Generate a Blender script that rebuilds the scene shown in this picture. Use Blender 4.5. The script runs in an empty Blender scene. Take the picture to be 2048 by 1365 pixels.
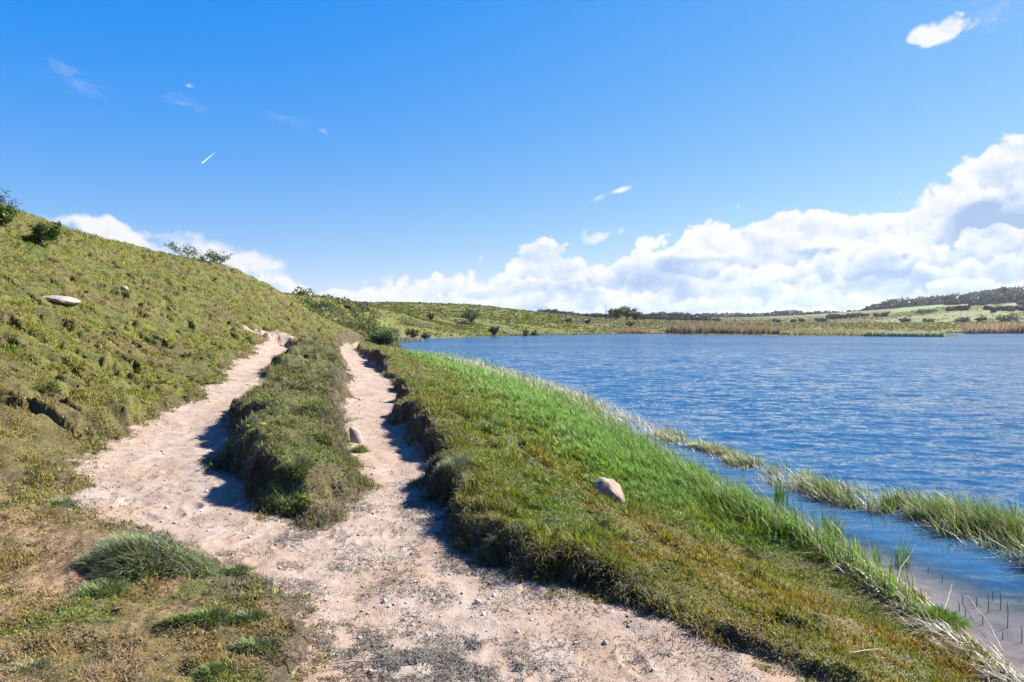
import bpy, math, random
import numpy as np
from mathutils import Vector, Matrix
R = math.radians
sc = bpy.context.scene
COL = sc.collection

# ------------------------------------------------------------------ camera
CAMZ = 2.4
PITCH = math.atan(34.5 / 1365.0)
cam_d = bpy.data.cameras.new('camera')
cam_d.sensor_width = 36.0
cam_d.lens = 24.0
cam_d.clip_start = 0.05
cam_d.clip_end = 40000.0
cam = bpy.data.objects.new('camera', cam_d)
COL.objects.link(cam)
cam.location = (0, 0, CAMZ)
cam.rotation_euler = (R(90) - PITCH, 0, 0)
sc.camera = cam

# ------------------------------------------------------------------ exposure
sc.view_settings.view_transform = 'Standard'
sc.view_settings.look = 'None'
sc.view_settings.exposure = 1.75
sc.view_settings.gamma = 1.0
sc.view_settings.use_curve_mapping = False
EXPO = 2 ** 1.75

# ------------------------------------------------------------------ sun
SUN_AZ, SUN_EL = R(62), R(41)
sun_dir = Vector((math.sin(SUN_AZ) * math.cos(SUN_EL), math.cos(SUN_AZ) * math.cos(SUN_EL), math.sin(SUN_EL)))
sd = bpy.data.lights.new('sun', 'SUN')
sd.energy = 4.8
sd.angle = R(0.53)
sd.color = (1.0, 0.955, 0.88)
sun = bpy.data.objects.new('sun', sd)
sun.rotation_euler = sun_dir.to_track_quat('Z', 'Y').to_euler()
sun.location = sun_dir * 60
COL.objects.link(sun)


# ------------------------------------------------------------------ node helpers
class NG:
    def __init__(s, tree):
        s.t = tree
        s.n = tree.nodes
        s.l = tree.links

    def put(s, sock, v):
        if v is None:
            return
        if isinstance(v, bpy.types.NodeSocket):
            s.l.new(v, sock)
        else:
            sock.default_value = v

    def m(s, op, a, b=None, c=None, clamp=False):
        n = s.n.new('ShaderNodeMath')
        n.operation = op
        n.use_clamp = clamp
        s.put(n.inputs[0], a); s.put(n.inputs[1], b); s.put(n.inputs[2], c)
        return n.outputs[0]

    def vm(s, op, a, b=None, scale=None):
        n = s.n.new('ShaderNodeVectorMath')
        n.operation = op
        s.put(n.inputs[0], a); s.put(n.inputs[1], b)
        if scale is not None:
            s.put(n.inputs['Scale'], scale)
        return n.outputs[0]

    def comb(s, x, y, z=0.0):
        n = s.n.new('ShaderNodeCombineXYZ')
        s.put(n.inputs[0], x); s.put(n.inputs[1], y); s.put(n.inputs[2], z)
        return n.outputs[0]

    def sep(s, v):
        n = s.n.new('ShaderNodeSeparateXYZ')
        s.put(n.inputs[0], v)
        return n.outputs

    def noise(s, vec, scale, detail=4.0, rough=0.55, dist=0.0, lac=2.0, dims='3D', color=False):
        n = s.n.new('ShaderNodeTexNoise')
        n.noise_dimensions = dims
        s.put(n.inputs['Vector'], vec)
        s.put(n.inputs['Scale'], scale); s.put(n.inputs['Detail'], detail)
        s.put(n.inputs['Roughness'], rough); s.put(n.inputs['Distortion'], dist); s.put(n.inputs['Lacunarity'], lac)
        return n.outputs['Color' if color else 'Fac']

    def voro(s, vec, scale, detail=0.0, rough=0.5, feature='F1', out='Distance', dims='3D', smooth=None, rnd=1.0):
        n = s.n.new('ShaderNodeTexVoronoi')
        n.voronoi_dimensions = dims
        n.feature = feature
        s.put(n.inputs['Vector'], vec); s.put(n.inputs['Scale'], scale)
        s.put(n.inputs['Detail'], detail); s.put(n.inputs['Roughness'], rough)
        s.put(n.inputs['Randomness'], rnd)
        if smooth is not None:
            s.put(n.inputs['Smoothness'], smooth)
        return n.outputs[out]

    def ramp(s, fac, stops, interp='LINEAR'):
        n = s.n.new('ShaderNodeValToRGB')
        n.color_ramp.interpolation = interp
        e = n.color_ramp.elements
        while len(e) > 1:
            e.remove(e[-1])
        e[0].position, e[0].color = stops[0][0], (*stops[0][1], 1)
        for p, c in stops[1:]:
            x = e.new(p)
            x.color = (*c, 1)
        s.put(n.inputs[0], fac)
        return n.outputs[0]

    def sstep(s, v, a, b, lo=0.0, hi=1.0):
        n = s.n.new('ShaderNodeMapRange')
        n.interpolation_type = 'SMOOTHSTEP'
        s.put(n.inputs[0], v)
        for i, q in zip((1, 2, 3, 4), (a, b, lo, hi)):
            s.put(n.inputs[i], q)
        return n.outputs[0]

    def lin(s, v, a, b, lo=0.0, hi=1.0):
        n = s.n.new('ShaderNodeMapRange')
        s.put(n.inputs[0], v)
        for i, q in zip((1, 2, 3, 4), (a, b, lo, hi)):
            s.put(n.inputs[i], q)
        return n.outputs[0]

    def mix(s, f, a, b, mode='MIX'):
        n = s.n.new('ShaderNodeMix')
        n.data_type = 'RGBA'
        n.blend_type = mode
        s.put(n.inputs[0], f)
        for i, q in ((6, a), (7, b)):
            s.put(n.inputs[i], (*q, 1) if isinstance(q, tuple) and len(q) == 3 else q)
        return n.outputs[2]

    def attr(s, name, out='Color'):
        n = s.n.new('ShaderNodeAttribute')
        n.attribute_name = name
        return n.outputs[out]

    def bump(s, h, dist, strength=1.0, normal=None):
        n = s.n.new('ShaderNodeBump')
        s.put(n.inputs['Height'], h); s.put(n.inputs['Distance'], dist); s.put(n.inputs['Strength'], strength)
        if normal is not None:
            s.l.new(normal, n.inputs['Normal'])
        return n.outputs[0]


def new_mat(name):
    m = bpy.data.materials.new(name)
    m.use_nodes = True
    m.node_tree.nodes.clear()
    g = NG(m.node_tree)
    out = g.n.new('ShaderNodeOutputMaterial')
    return m, g, out


# ------------------------------------------------------------------ sky with clouds (direction space, real sky light)
def px_dir(px, py):
    """the direction (azimuth, tan elevation) of a sky feature"""
    a = math.atan((px - 1024) / 1365.0)
    return a, (648 - py) / 1365.0 * math.cos(a)


world = bpy.data.worlds.new('World')
sc.world = world
world.use_nodes = True
world.node_tree.nodes.clear()
g = NG(world.node_tree)
sky = g.n.new('ShaderNodeTexSky')
sky.sky_type = 'NISHITA'
sky.sun_disc = False
sky.sun_elevation = SUN_EL
sky.sun_rotation = SUN_AZ
sky.altitude = 0
sky.air_density = 1.0
sky.dust_density = 0.1
sky.ozone_density = 3.0
SKYS = 0.13
rgb = g.n.new('ShaderNodeSeparateColor')
g.l.new(sky.outputs[0], rgb.inputs[0])
K = 10.0 / EXPO          # deep spring blue: less red, more blue than the plain model, same gradients
cR = g.m('MAXIMUM', g.m('MULTIPLY', g.m('SUBTRACT', g.m('MULTIPLY', rgb.outputs[0], 0.05), 0.0605), 2.85 * K), 0.014 * K)
cG = g.m('ADD', g.m('MULTIPLY', rgb.outputs[1], 0.05 * 2.05 * K), 0.058 * K)
cB = g.m('ADD', g.m('MULTIPLY', rgb.outputs[2], 0.05 * 0.22 * K), 0.86 * K)
skc = g.n.new('ShaderNodeCombineColor')
for i, q in enumerate((cR, cG, cB)):
    g.l.new(q, skc.inputs[i])
SKYS = 0.1
tc = g.n.new('ShaderNodeTexCoord')
D = tc.outputs['Generated']
dx, dy, dz = g.sep(D)
AZ = g.m('ARCTAN2', dx, dy)
hyp = g.m('SQRT', g.m('ADD', g.m('MULTIPLY', dx, dx), g.m('MULTIPLY', dy, dy)))
EL = g.m('DIVIDE', dz, g.m('MAXIMUM', hyp, 0.001))

# skyline of the big cumulus bank
top_pts = [(-800, 500), (-300, 470), (0, 520), (300, 560), (530, 556), (640, 566), (700, 572), (780, 562), (850, 562), (890, 545), (930, 538), (985, 545), (1012, 548),
           (1026, 496), (1060, 492), (1095, 486), (1120, 480), (1150, 502), (1185, 525), (1215, 518), (1260, 490), (1330, 482), (1372, 462),
           (1410, 452), (1440, 452), (1495, 444), (1560, 424), (1650, 420), (1720, 418), (1795, 402), (1850, 372), (1905, 357), (1916, 325), (1965, 294),
           (2010, 276), (2100, 262), (2300, 300), (2800, 430), (5000, 500)]
A0, A1, EM = -1.35, 1.35, 0.5
fc = g.n.new('ShaderNodeFloatCurve')
cm = fc.mapping
cv = cm.curves[0]
pp = []
for px, py in top_pts:
    a, e = px_dir(px, py)
    pp.append(((a - A0) / (A1 - A0), e / EM))
cv.points[0].location = pp[0]
cv.points[1].location = pp[-1]
for q in pp[1:-1]:
    cv.points.new(*q)
for q in cv.points:
    q.handle_type = 'VECTOR'
cm.update()
g.put(fc.inputs['Value'], g.lin(AZ, A0, A1))
TOP = g.m('MULTIPLY', fc.outputs[0], EM)

P = g.comb(AZ, g.m('MULTIPLY', EL, 1.25), 0.0)
wob = g.noise(P, 11.0, 4.0, 0.6, color=True, dims='2D')
Pw = g.vm('ADD', P, g.vm('SCALE', g.vm('SUBTRACT', wob, (0.5, 0.5, 0.5)), scale=0.035))


def billow(p):
    v = g.voro(p, 15.0, 3.0, 0.5, 'F1', dims='2D')
    n = g.noise(p, 40.0, 5.0, 0.6, dims='2D')
    return g.m('ADD', g.m('MULTIPLY', g.m('SUBTRACT', 1.0, v), 0.62), g.m('MULTIPLY', n, 0.5))


B0 = billow(Pw)
B1 = billow(g.vm('ADD', Pw, (0.007, 0.012, 0.0)))
# distance above / below the skyline, roughened by the billows
dd = g.m('ADD', g.m('SUBTRACT', TOP, EL), g.m('MULTIPLY', g.m('SUBTRACT', B0, 0.42), 0.065))
cov_bank = g.sstep(dd, -0.0035, 0.0065)


def ellipse(px, py, rx, ry, rot=0.0, amp=0.9, soft=(0.0, 0.5), nz=None):
    a0, e0 = px_dir(px, py)
    u = g.m('SUBTRACT', AZ, a0)
    v = g.m('SUBTRACT', EL, e0)
    c, s = math.cos(rot), math.sin(rot)
    uu = g.m('ADD', g.m('MULTIPLY', u, c), g.m('MULTIPLY', v, s))
    vv = g.m('SUBTRACT', g.m('MULTIPLY', v, c), g.m('MULTIPLY', u, s))
    k = math.cos(a0)
    uu = g.m('DIVIDE', uu, rx / 1365.0 * k)
    vv = g.m('DIVIDE', vv, ry / 1365.0 * k)
    r = g.m('SQRT', g.m('ADD', g.m('MULTIPLY', uu, uu), g.m('MULTIPLY', vv, vv)))
    h = g.m('ADD', g.m('SUBTRACT', 1.0, r), g.m('MULTIPLY', g.m('SUBTRACT', B0 if nz is None else nz, 0.38 if nz is None else 0.5), amp))
    return g.sstep(h, soft[0], soft[1])


wisp = g.noise(g.comb(AZ, g.m('MULTIPLY', EL, 2.6), 3.3), 22.0, 8.0, 0.68, 0.4, dims='2D')
puffs = [ellipse(1893, 70, 80, 33, 0.16, 1.3, (0.08, 0.45)), ellipse(1822, 80, 26, 13, 0.7, 2.0, (0.1, 0.9)),
         ellipse(1238, 382, 34, 9, 0.22, 1.6, (0.1, 0.9)),
         g.m('MULTIPLY', ellipse(1195, 398, 30, 10, 0.5, 2.0, (0.2, 1.0)), 0.5),
         g.m('MULTIPLY', ellipse(1200, 474, 48, 17, 0.35, 2.2, (0.1, 1.0)), 0.8),
         g.m('MULTIPLY', ellipse(1240, 463, 14, 9, 0.9, 2.0, (0.1, 1.0)), 0.5),
         g.m('MULTIPLY', ellipse(1225, 494, 22, 12, 0.2, 2.0, (0.1, 1.0)), 0.7),
         g.m('MULTIPLY', ellipse(384, 178, 26, 9, 0.0, 2.4, (0.1, 1.2)), 0.8),
         g.m('MULTIPLY', ellipse(150, 160, 110, 36, -0.45, 3.4, (0.2, 1.8), wisp), 0.27),
         g.m('MULTIPLY', ellipse(380, 200, 90, 30, -0.2, 3.4, (0.3, 1.8), wisp), 0.26),
         g.m('MULTIPLY', ellipse(575, 240, 90, 20, -0.1, 3.6, (0.3, 1.9), wisp), 0.22),
         g.m('MULTIPLY', ellipse(652, 268, 18, 9, -0.5, 2.4, (0.1, 1.4), wisp), 0.5),
         g.m('MULTIPLY', ellipse(1134, 4, 9, 12, 0.9, 1.5, (0.0, 1.0)), 0.6),
         g.m('MULTIPLY', ellipse(1990, 20, 120, 40, 0.3, 3.0, (0.0, 2.0), wisp), 0.25)]
# the flat layer behind the hill on the left
puffs += [ellipse(225, 462, 125, 24, -0.16, 1.3, (0.0, 0.5)), ellipse(160, 468, 110, 20, -0.05, 1.0, (0.0, 0.9)),
          g.m('MULTIPLY', ellipse(410, 512, 215, 36, -0.16, 1.3, (0.0, 0.75)), 0.93),
          g.m('MULTIPLY', ellipse(540, 530, 60, 15, -0.05, 1.2, (0.0, 0.6)), 0.9)]
cov = cov_bank
for q in puffs:
    cov = g.m('MAXIMUM', cov, q)
# light: billows towards the sun bright, hollows and bases grey blue
rel = g.m('SUBTRACT', B0, B1)
lit = g.m('ADD', 0.55, g.m('MULTIPLY', rel, 0.95))
edge = g.sstep(dd, 0.0, 0.05, 0.34, 0.0)
lowf = g.noise(g.comb(AZ, g.m('MULTIPLY', EL, 2.4), 7.0), 6.5, 3.0, 0.5, dims='2D')
lit = g.m('ADD', lit, edge)
# nearer banks of cloud stacked in front of the farther ones: each has a bright crown and a grey foot
for k, (fr, am, fq) in enumerate(((.80, .050, 7.0), (.60, .050, 9.0), (.42, .036, 11.0), (.27, .026, 13.0), (.15, .018, 15.0))):
    tn = g.noise(g.comb(AZ, 3.7 * k + 1.3), fq, 3.0, 0.6, dims='2D')
    tk = g.m('ADD', g.m('MULTIPLY', TOP, fr), g.m('MULTIPLY', g.m('SUBTRACT', tn, 0.5), am * 2.2))
    dk = g.m('ADD', g.m('SUBTRACT', tk, EL), g.m('MULTIPLY', g.m('SUBTRACT', B0, 0.42), 0.045 * (0.45 + 0.55 * fr)))
    lk_ = g.m('ADD', g.sstep(dk, 0.0, 0.060 * (0.4 + 0.6 * fr), 0.80, 0.10), g.m('MULTIPLY', rel, 1.0))
    lit = g.m('ADD', g.m('MULTIPLY', lit, g.sstep(dk, -0.001, 0.006, 1.0, 0.0)), g.m('MULTIPLY', lk_, g.sstep(dk, -0.001, 0.006, 0.0, 1.0)))
lit = g.m('ADD', lit, g.m('MULTIPLY', g.m('SUBTRACT', lowf, 0.5), 0.8))
for spec in ((1312, 556, 125, 46, 0.0), (1130, 578, 75, 26, 0.0), (1960, 446, 150, 46, -0.12), (2030, 395, 70, 26, 0.2), (1440, 520, 90, 14, 0.0), (1750, 560, 130, 22, 0.1), (1620, 505, 70, 10, 0.0), (960, 590, 80, 14, 0.0)):
    lit = g.m('SUBTRACT', lit, g.m('MULTIPLY', ellipse(*spec, amp=1.6, soft=(0.0, 0.9)), 0.42))
# towards the horizon the bank thins to a pale veil
veil = g.sstep(EL, 0.015, 0.075, 1.0, 0.0)
lit = g.m('ADD', g.m('MULTIPLY', lit, g.m('SUBTRACT', 1.0, g.m('MULTIPLY', veil, 0.30))), g.m('MULTIPLY', veil, 0.17))
ccol = g.ramp(lit, [(0.0, (0.40, 0.55, 0.84)), (0.35, (0.57, 0.71, 0.93)), (0.62, (0.80, 0.88, 0.985)), (0.85, (0.985, 0.99, 1.0))])
bg1 = g.n.new('ShaderNodeBackground')
g.l.new(skc.outputs[0], bg1.inputs[0]); bg1.inputs[1].default_value = SKYS
bg2 = g.n.new('ShaderNodeBackground')
g.l.new(ccol, bg2.inputs[0]); bg2.inputs[1].default_value = 0.95 / EXPO
mx = g.n.new('ShaderNodeMixShader')
above = g.sstep(EL, -0.06, -0.01)
g.l.new(g.m('MULTIPLY', cov, above), mx.inputs[0])
g.l.new(bg1.outputs[0], mx.inputs[1]); g.l.new(bg2.outputs[0], mx.inputs[2])
wo = g.n.new('ShaderNodeOutputWorld')
g.l.new(mx.outputs[0], wo.inputs[0])
world.cycles.sampling_method = 'MANUAL'
world.cycles.sample_map_resolution = 512

# ------------------------------------------------------------------ numpy helpers
rng = np.random.default_rng(7)
F = 1365.0
_ct, _st = math.cos(PITCH), math.sin(PITCH)


def ray(px, py):
    u = (px - 1024.0) / F
    v = (682.5 - py) / F
    return u, _ct + v * _st, -_st + v * _ct


def pz(px, py, z):
    """where the sight line meets height z: plan position"""
    x, y, w = ray(px, py)
    t = (z - CAMZ) / w
    return (x * t, y * t)


def gz(px, py, z):
    x, y = pz(px, py, z)
    return (x, y, z)


def gd(px, py, D):
    x, y, w = ray(px, py)
    t = D / y
    return (x * t, D, CAMZ + w * t)


def _hash(ix, iy, seed):
    h = (ix.astype(np.int64) * 374761393 + iy.astype(np.int64) * 668265263 + seed * 1442695041) & 0x7fffffff
    h = ((h ^ (h >> 13)) * 1274126177) & 0x7fffffff
    return ((h ^ (h >> 16)) & 0xffffff) / float(0x1000000)


def vnoise(x, y, seed=0):
    ix = np.floor(x); iy = np.floor(y)
    fx = x - ix; fy = y - iy
    fx = fx * fx * fx * (fx * (fx * 6 - 15) + 10); fy = fy * fy * fy * (fy * (fy * 6 - 15) + 10)
    a = _hash(ix, iy, seed); b = _hash(ix + 1, iy, seed); c = _hash(ix, iy + 1, seed); d = _hash(ix + 1, iy + 1, seed)
    return (a * (1 - fx) + b * fx) * (1 - fy) + (c * (1 - fx) + d * fx) * fy


def fbm(x, y, seed=0, octv=4, gain=0.5):
    s = 0.0; a = 1.0; t = 0.0
    c, q = math.cos(0.6), math.sin(0.6)
    for k in range(octv):
        s = s + a * vnoise(x, y, seed + 17 * k)
        t += a; a *= gain
        x, y = (x * c - y * q) * 2.03 + 13.7, (x * q + y * c) * 2.03 - 5.1
    return s / t          # 0..1, mean .5


def sst(v, a, b):
    t = np.clip((v - a) / (b - a), 0, 1)
    return t * t * (3 - 2 * t)


def sdist(x, y, poly):
    """signed distance to a closed polygon: negative inside"""
    P_ = np.array(poly, float)
    d = np.full(x.shape, 1e18)
    inside = np.zeros(x.shape, bool)
    n = len(P_)
    for i in range(n):
        ax, ay = P_[i]; bx, by = P_[(i + 1) % n]
        ex, ey = bx - ax, by - ay
        t = np.clip(((x - ax) * ex + (y - ay) * ey) / (ex * ex + ey * ey + 1e-12), 0, 1)
        qx = x - ax - t * ex; qy = y - ay - t * ey
        d = np.minimum(d, qx * qx + qy * qy)
        c1 = (ay <= y) & (by > y); c2 = (by <= y) & (ay > y)
        cr = ex * (y - ay) - ey * (x - ax)
        inside ^= (c1 & (cr > 0)) | (c2 & (cr < 0))
    d = np.sqrt(d)
    return np.where(inside, -d, d)


def smooth_poly(pts, it=2, closed=True):
    for _ in range(it):
        q = []
        n = len(pts)
        for i in range(n if closed else n - 1):
            a, b = pts[i], pts[(i + 1) % n]
            q.append((a[0] * .75 + b[0] * .25, a[1] * .75 + b[1] * .25))
            q.append((a[0] * .25 + b[0] * .75, a[1] * .25 + b[1] * .75))
        pts = q
    return pts


class TPS:
    """thin plate surface through control points, in (bearing, log distance)"""
    def __init__(s, pts, lam=1e-4):
        p = np.array(pts, float)
        s.c = s.tr(p[:, 0], p[:, 1])
        n = len(p)
        K = s.k(np.linalg.norm(s.c[:, None] - s.c[None], axis=2)) + np.eye(n) * lam
        A = np.zeros((n + 3, n + 3))
        A[:n, :n] = K
        A[:n, n] = 1; A[:n, n + 1:] = s.c
        A[n, :n] = 1; A[n + 1:, :n] = s.c.T
        b = np.zeros(n + 3); b[:n] = p[:, 2]
        s.w = np.linalg.solve(A, b)

    @staticmethod
    def tr(x, y):
        r = np.maximum(np.hypot(x, y), 1.6)
        th = np.arctan2(x, y)
        return np.stack([np.clip(th, -1.1, 1.1), np.log(r)], -1)

    @staticmethod
    def k(r):
        return np.where(r > 1e-9, r * r * np.log(np.maximum(r, 1e-9)), 0)

    def __call__(s, x, y):
        q = s.tr(x, y).reshape(-1, 2)
        out = np.empty(len(q))
        n = len(s.c)
        for i in range(0, len(q), 60000):
            z = q[i:i + 60000]
            d = np.sqrt((z[:, None, 0] - s.c[None, :, 0]) ** 2 + (z[:, None, 1] - s.c[None, :, 1]) ** 2)
            out[i:i + 60000] = s.k(d) @ s.w[:n] + s.w[n] + z @ s.w[n + 1:]
        return out.reshape(x.shape)


# ------------------------------------------------------------------ plan of the place
# trodden dirt: the wide foreground, the lakeside branch, the upper branch
DIRT = [(2.0, 1.2), (1.85, 2.4), (1.36, 3.1), (.86, 3.6), (.38, 4.13), (-.08, 4.6), (-.45, 5.0), (-.62, 6.05), (-1.06, 8.0), (-1.73, 10.1), (-2.05, 12.5), (-2.5, 15.2),
        (-4.0, 21), (-5.9, 28.0), (-7.2, 31.5), (-8.0, 35.0), (-7.7, 38.5),
        (-8.3, 39), (-8.8, 35), (-8.0, 31.2), (-6.95, 27.0), (-5.3, 21.5), (-4.1, 17.2), (-3.0, 12.6), (-2.45, 10), (-1.75, 7.4), (-1.45, 6.4), (-1.3, 5.5), (-1.55, 5.08),
        (-2.03, 5.35), (-2.7, 6.4), (-3.45, 7.7), (-3.85, 9.0), (-4.3, 10.8), (-5.2, 14.2), (-6.9, 20.8), (-7.5, 23.6),
        (-8.3, 23.4), (-7.6, 20.6), (-5.9, 14.2), (-5.1, 11.4), (-4.75, 9.4), (-4.65, 8.3), (-4.25, 6.8), (-3.65, 5.7), (-3.3, 5.15),
        (-2.9, 5.1), (-2.1, 4.75), (-1.5, 4.05), (-1.2, 3.5), (-1.0, 3.05), (-.8, 2.2), (-.7, 1.2), (-.7, -2), (2.6, -2)]
DIRT = smooth_poly(DIRT, 1)
DIRT2 = smooth_poly([(-9.3, 22.0), (-9.0, 23.4), (-8.2, 24.6), (-7.7, 24.2), (-7.7, 23.2), (-8.5, 22.6)], 1)     # slumped bare patch up the bank
SHORE_PX = [(2000, 1350), (1900, 1275), (1830, 1215), (1745, 1150), (1650, 1095), (1560, 1060), (1490, 1025), (1425, 985), (1350, 945), (1270, 900),
            (1215, 868), (1165, 838), (1100, 800), (1000, 760), (900, 725), (830, 706), (790, 698), (780, 690)]
SHORE = [(4.6, -3), (4.1, 1.2), (3.75, 3.2)] + [pz(a, b, 0.0) for a, b in SHORE_PX]
SHORE += [(-15.6, 80), (-18.5, 97), (-18.0, 106), (-14.5, 112), (-10.6, 117), (-2.4, 134), (8.3, 148), (26, 162), (45, 150), (58, 140), (66, 133), (76, 127), (85, 128),
          (84, 134), (78, 142), (84, 156), (99, 165), (129, 172), (200, 182), (320, 170), (420, 100), (420, -3)]
LAKE = smooth_poly(SHORE, 1)

P_PTS = [(1.2, 2.0, .76), (0, 2.0, .80), (.6, 3.0, .775), (-.4, 3.0, .80), (-.6, 4.0, .81), (.1, 4.0, .79), (-1.4, 4.6, .84), (-1.0, 5.4, .82), (-2.2, 5.0, .87), (-1.0, 6.8, .85), (-1.5, 8.2, .87),
         (-2.1, 10.2, .91), (-2.6, 13, .93), (-3.3, 16, .96), (-4.3, 20, 1.0), (-5.9, 25, 1.04), (-7.2, 29.5, 1.08), (-8.3, 35, 1.16), (-8.0, 39, 1.2),
         (-3.0, 5.6, .90), (-3.8, 6.6, .95), (-3.4, 6.6, .93), (-4.2, 8, 1.0), (-4.6, 10, 1.14), (-5.2, 12, 1.28), (-6.0, 15.2, 1.42), (-7.2, 20.5, 1.55), (-7.8, 23.4, 1.66),
         (-8.5, 23.6, 2.0), (-9.0, 22.6, 2.25), (3, 0, .7), (-2.5, 3, .84)]
T_PTS = [
    # crest and flanks of the grassy rib between the two branches
    (-1.45, 5.35, 1.0), (-1.85, 6.0, 1.26), (-2.35, 7.2, 1.46), (-3.0, 9.5, 1.5), (-3.7, 12, 1.56), (-4.9, 16, 1.64), (-6.2, 21, 1.8), (-7.2, 25.5, 1.86), (-8.3, 31, 1.75),
    (-3.25, 8.1, 1.4), (-2.5, 6.6, 1.34), (-3.75, 10.5, 1.48), (-1.6, 7, 1.12), (-2.5, 10, 1.14), (-4.2, 17, 1.24), (-6.9, 28, 1.4),
    # lakeside bank top
    (1.7, 3.0, .76), (1.2, 3.6, .80), (.65, 4.25, .88), (.1, 4.9, .98), (-.2, 5.8, 1.06), (-.4, 6.6, 1.10), (-.75, 8, 1.15), (-1.35, 10, 1.26), (-1.7, 12, 1.18), (-2.1, 15, 1.1), (-3.5, 21, 1.08), (-5.3, 28, 1.1), (-6.9, 34, 1.15),
    # meadow towards the water
    (.45, 7, .80), (1.1, 7.9, .47), (1.8, 5.5, .45), (1.6, 4.1, .58), (2.3, 4.3, .32), (2.2, 6.6, .16), (2.2, 3.2, .5), (2.8, 3.4, .2), (1.2, 5.0, .66), (.3, 10, .75), (1.2, 12, .36), (-.6, 14, .78), (.2, 18, .4), (-2.3, 21, .8), (-1.5, 26, .35),
    (-4.2, 30, .75), (-4.5, 36, .4), (-7.0, 42, .6), (1.8, 9, .16), (-9.3, 50, .6), (-12.5, 62, .4), (-10.5, 45, 1.1),
    # flat lower left
    (-1.4, 3.0, .84), (-2.6, 3.6, .88), (-3.2, 4.4, .93), (-1.5, 1.6, .86), (-2.4, 4.4, .9),
    # left hillside
    gz(0, 1000, 1.02), gz(0, 900, 1.24), gz(0, 800, 1.58), gd(0, 700, 9.5), gd(0, 600, 13.0), gd(0, 500, 19), gd(0, 420, 26), gd(20, 424, 27),
    gd(130, 640, 12.5), gd(100, 880, 7.0), gd(70, 435, 28), gd(130, 455, 31), gd(130, 520, 22), gd(220, 484, 32),
    gd(300, 790, 10.2), gd(300, 700, 14), gd(300, 600, 20), gd(300, 540, 27), gd(300, 500, 34), gd(400, 522, 36),
    gd(400, 770, 12.6), gd(450, 700, 17), gd(450, 640, 23), gd(450, 580, 31), gd(450, 531, 37), gd(510, 562, 38),
    gd(510, 690, 20.5), gd(520, 640, 25.5), gd(560, 640, 28), gd(560, 600, 39), gd(600, 680, 26), gd(545, 580, 38.5), gd(590, 616, 40),
    gd(650, 680, 32), gd(650, 640, 46), gd(640, 617, 72), gd(600, 613, 74), gd(700, 620, 85), gd(740, 624, 92), gd(560, 608, 78), gd(500, 600, 80),
    (-34, 44, 8.2), (-42, 60, 8.0), (-30, 75, 4.8), (-28, 110, 4.4), (-60, 80, 10), (-45, 38, 11), (-24, 62, 4.0), (-60, 140, 9),
    (-18.0, 50.0, 3.1), (-15, 44, 3.2), (-25, 20, 8.6), (-30, 28, 9.4), (-22.5, 38, 6.6),
    gd(720, 665, 60), gd(720, 640, 72), gd(750, 655, 88), gd(770, 675, 78), gd(800, 640, 115), gd(790, 625, 125), gd(830, 660, 114), gd(860, 640, 150), gd(850, 629, 175),
    gd(930, 655, 150), gd(900, 625, 235), gd(950, 611, 300), gd(900, 612, 310), gd(1000, 617, 310), gd(1080, 627, 330), gd(1000, 645, 175), gd(1100, 655, 175), gd(1060, 640, 215),
    gd(1200, 650, 210), gd(1200, 640, 300), gd(1300, 651, 230), gd(1300, 641, 420), gd(1240, 632, 700), gd(1100, 634, 520), gd(1450, 651, 240), gd(1500, 643, 500), gd(1500, 638, 1100),
    gd(1600, 655, 210), gd(1650, 648, 350), gd(1650, 640, 620), gd(1800, 658, 210), gd(1780, 648, 330), gd(1850, 645, 400), gd(2000, 656, 230), gd(2000, 646, 320),
    gd(1740, 632, 620), gd(1800, 625, 620), gd(1850, 612, 760), gd(1900, 609, 820), gd(1880, 630, 480), gd(1930, 618, 560), gd(2000, 616, 540), gd(2040, 608, 600), gd(2048, 600, 760),
    gd(2048, 596, 900), gd(1950, 604, 900), gd(1780, 622, 900), gd(1700, 630, 950), gd(1600, 634, 1200), gd(2300, 600, 800), gd(2300, 640, 350), gd(2600, 610, 800), gd(2500, 655, 300),
    gd(1000, 632, 800), gd(700, 634, 700), gd(300, 625, 700), gd(-300, 600, 600), (-1000, 300, 40), (1200, 300, 40), (600, 60, 6), (500, -200, 6), (-200, -100, 22), (-12, 1.0, 3.2), (-30, 2, 9),
    gd(1500, 636, 2500), gd(1000, 636, 2500), gd(2000, 630, 2500), gd(500, 636, 2500),
]
P_S = TPS(P_PTS)
T_S = TPS(T_PTS)


# the dents of feet and hooves trodden in when the ground was soft
_rp = random.Random(5)
PRINTS = []
for _k in range(230):
    _t = _rp.random()
    _y = 1.8 + 9.5 * _t ** 1.5
    _x = -1.2 + .5 * (3.5 - _y) * .28 + _rp.uniform(-1.6, 1.9) * (1 if _y < 5 else .35) - (.20 * (_y - 5) if _y > 5 else 0)
    if _rp.random() < .35:
        _x, _y = -3.4 - .25 * (_y - 5) + _rp.uniform(-.9, .7), 5.2 + _rp.random() * 4.5
    PRINTS.append((_x, _y, R(105) + _rp.gauss(0, .5), _rp.uniform(.06, .14), _rp.uniform(.035, .06), _rp.uniform(.004, .013)))


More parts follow.
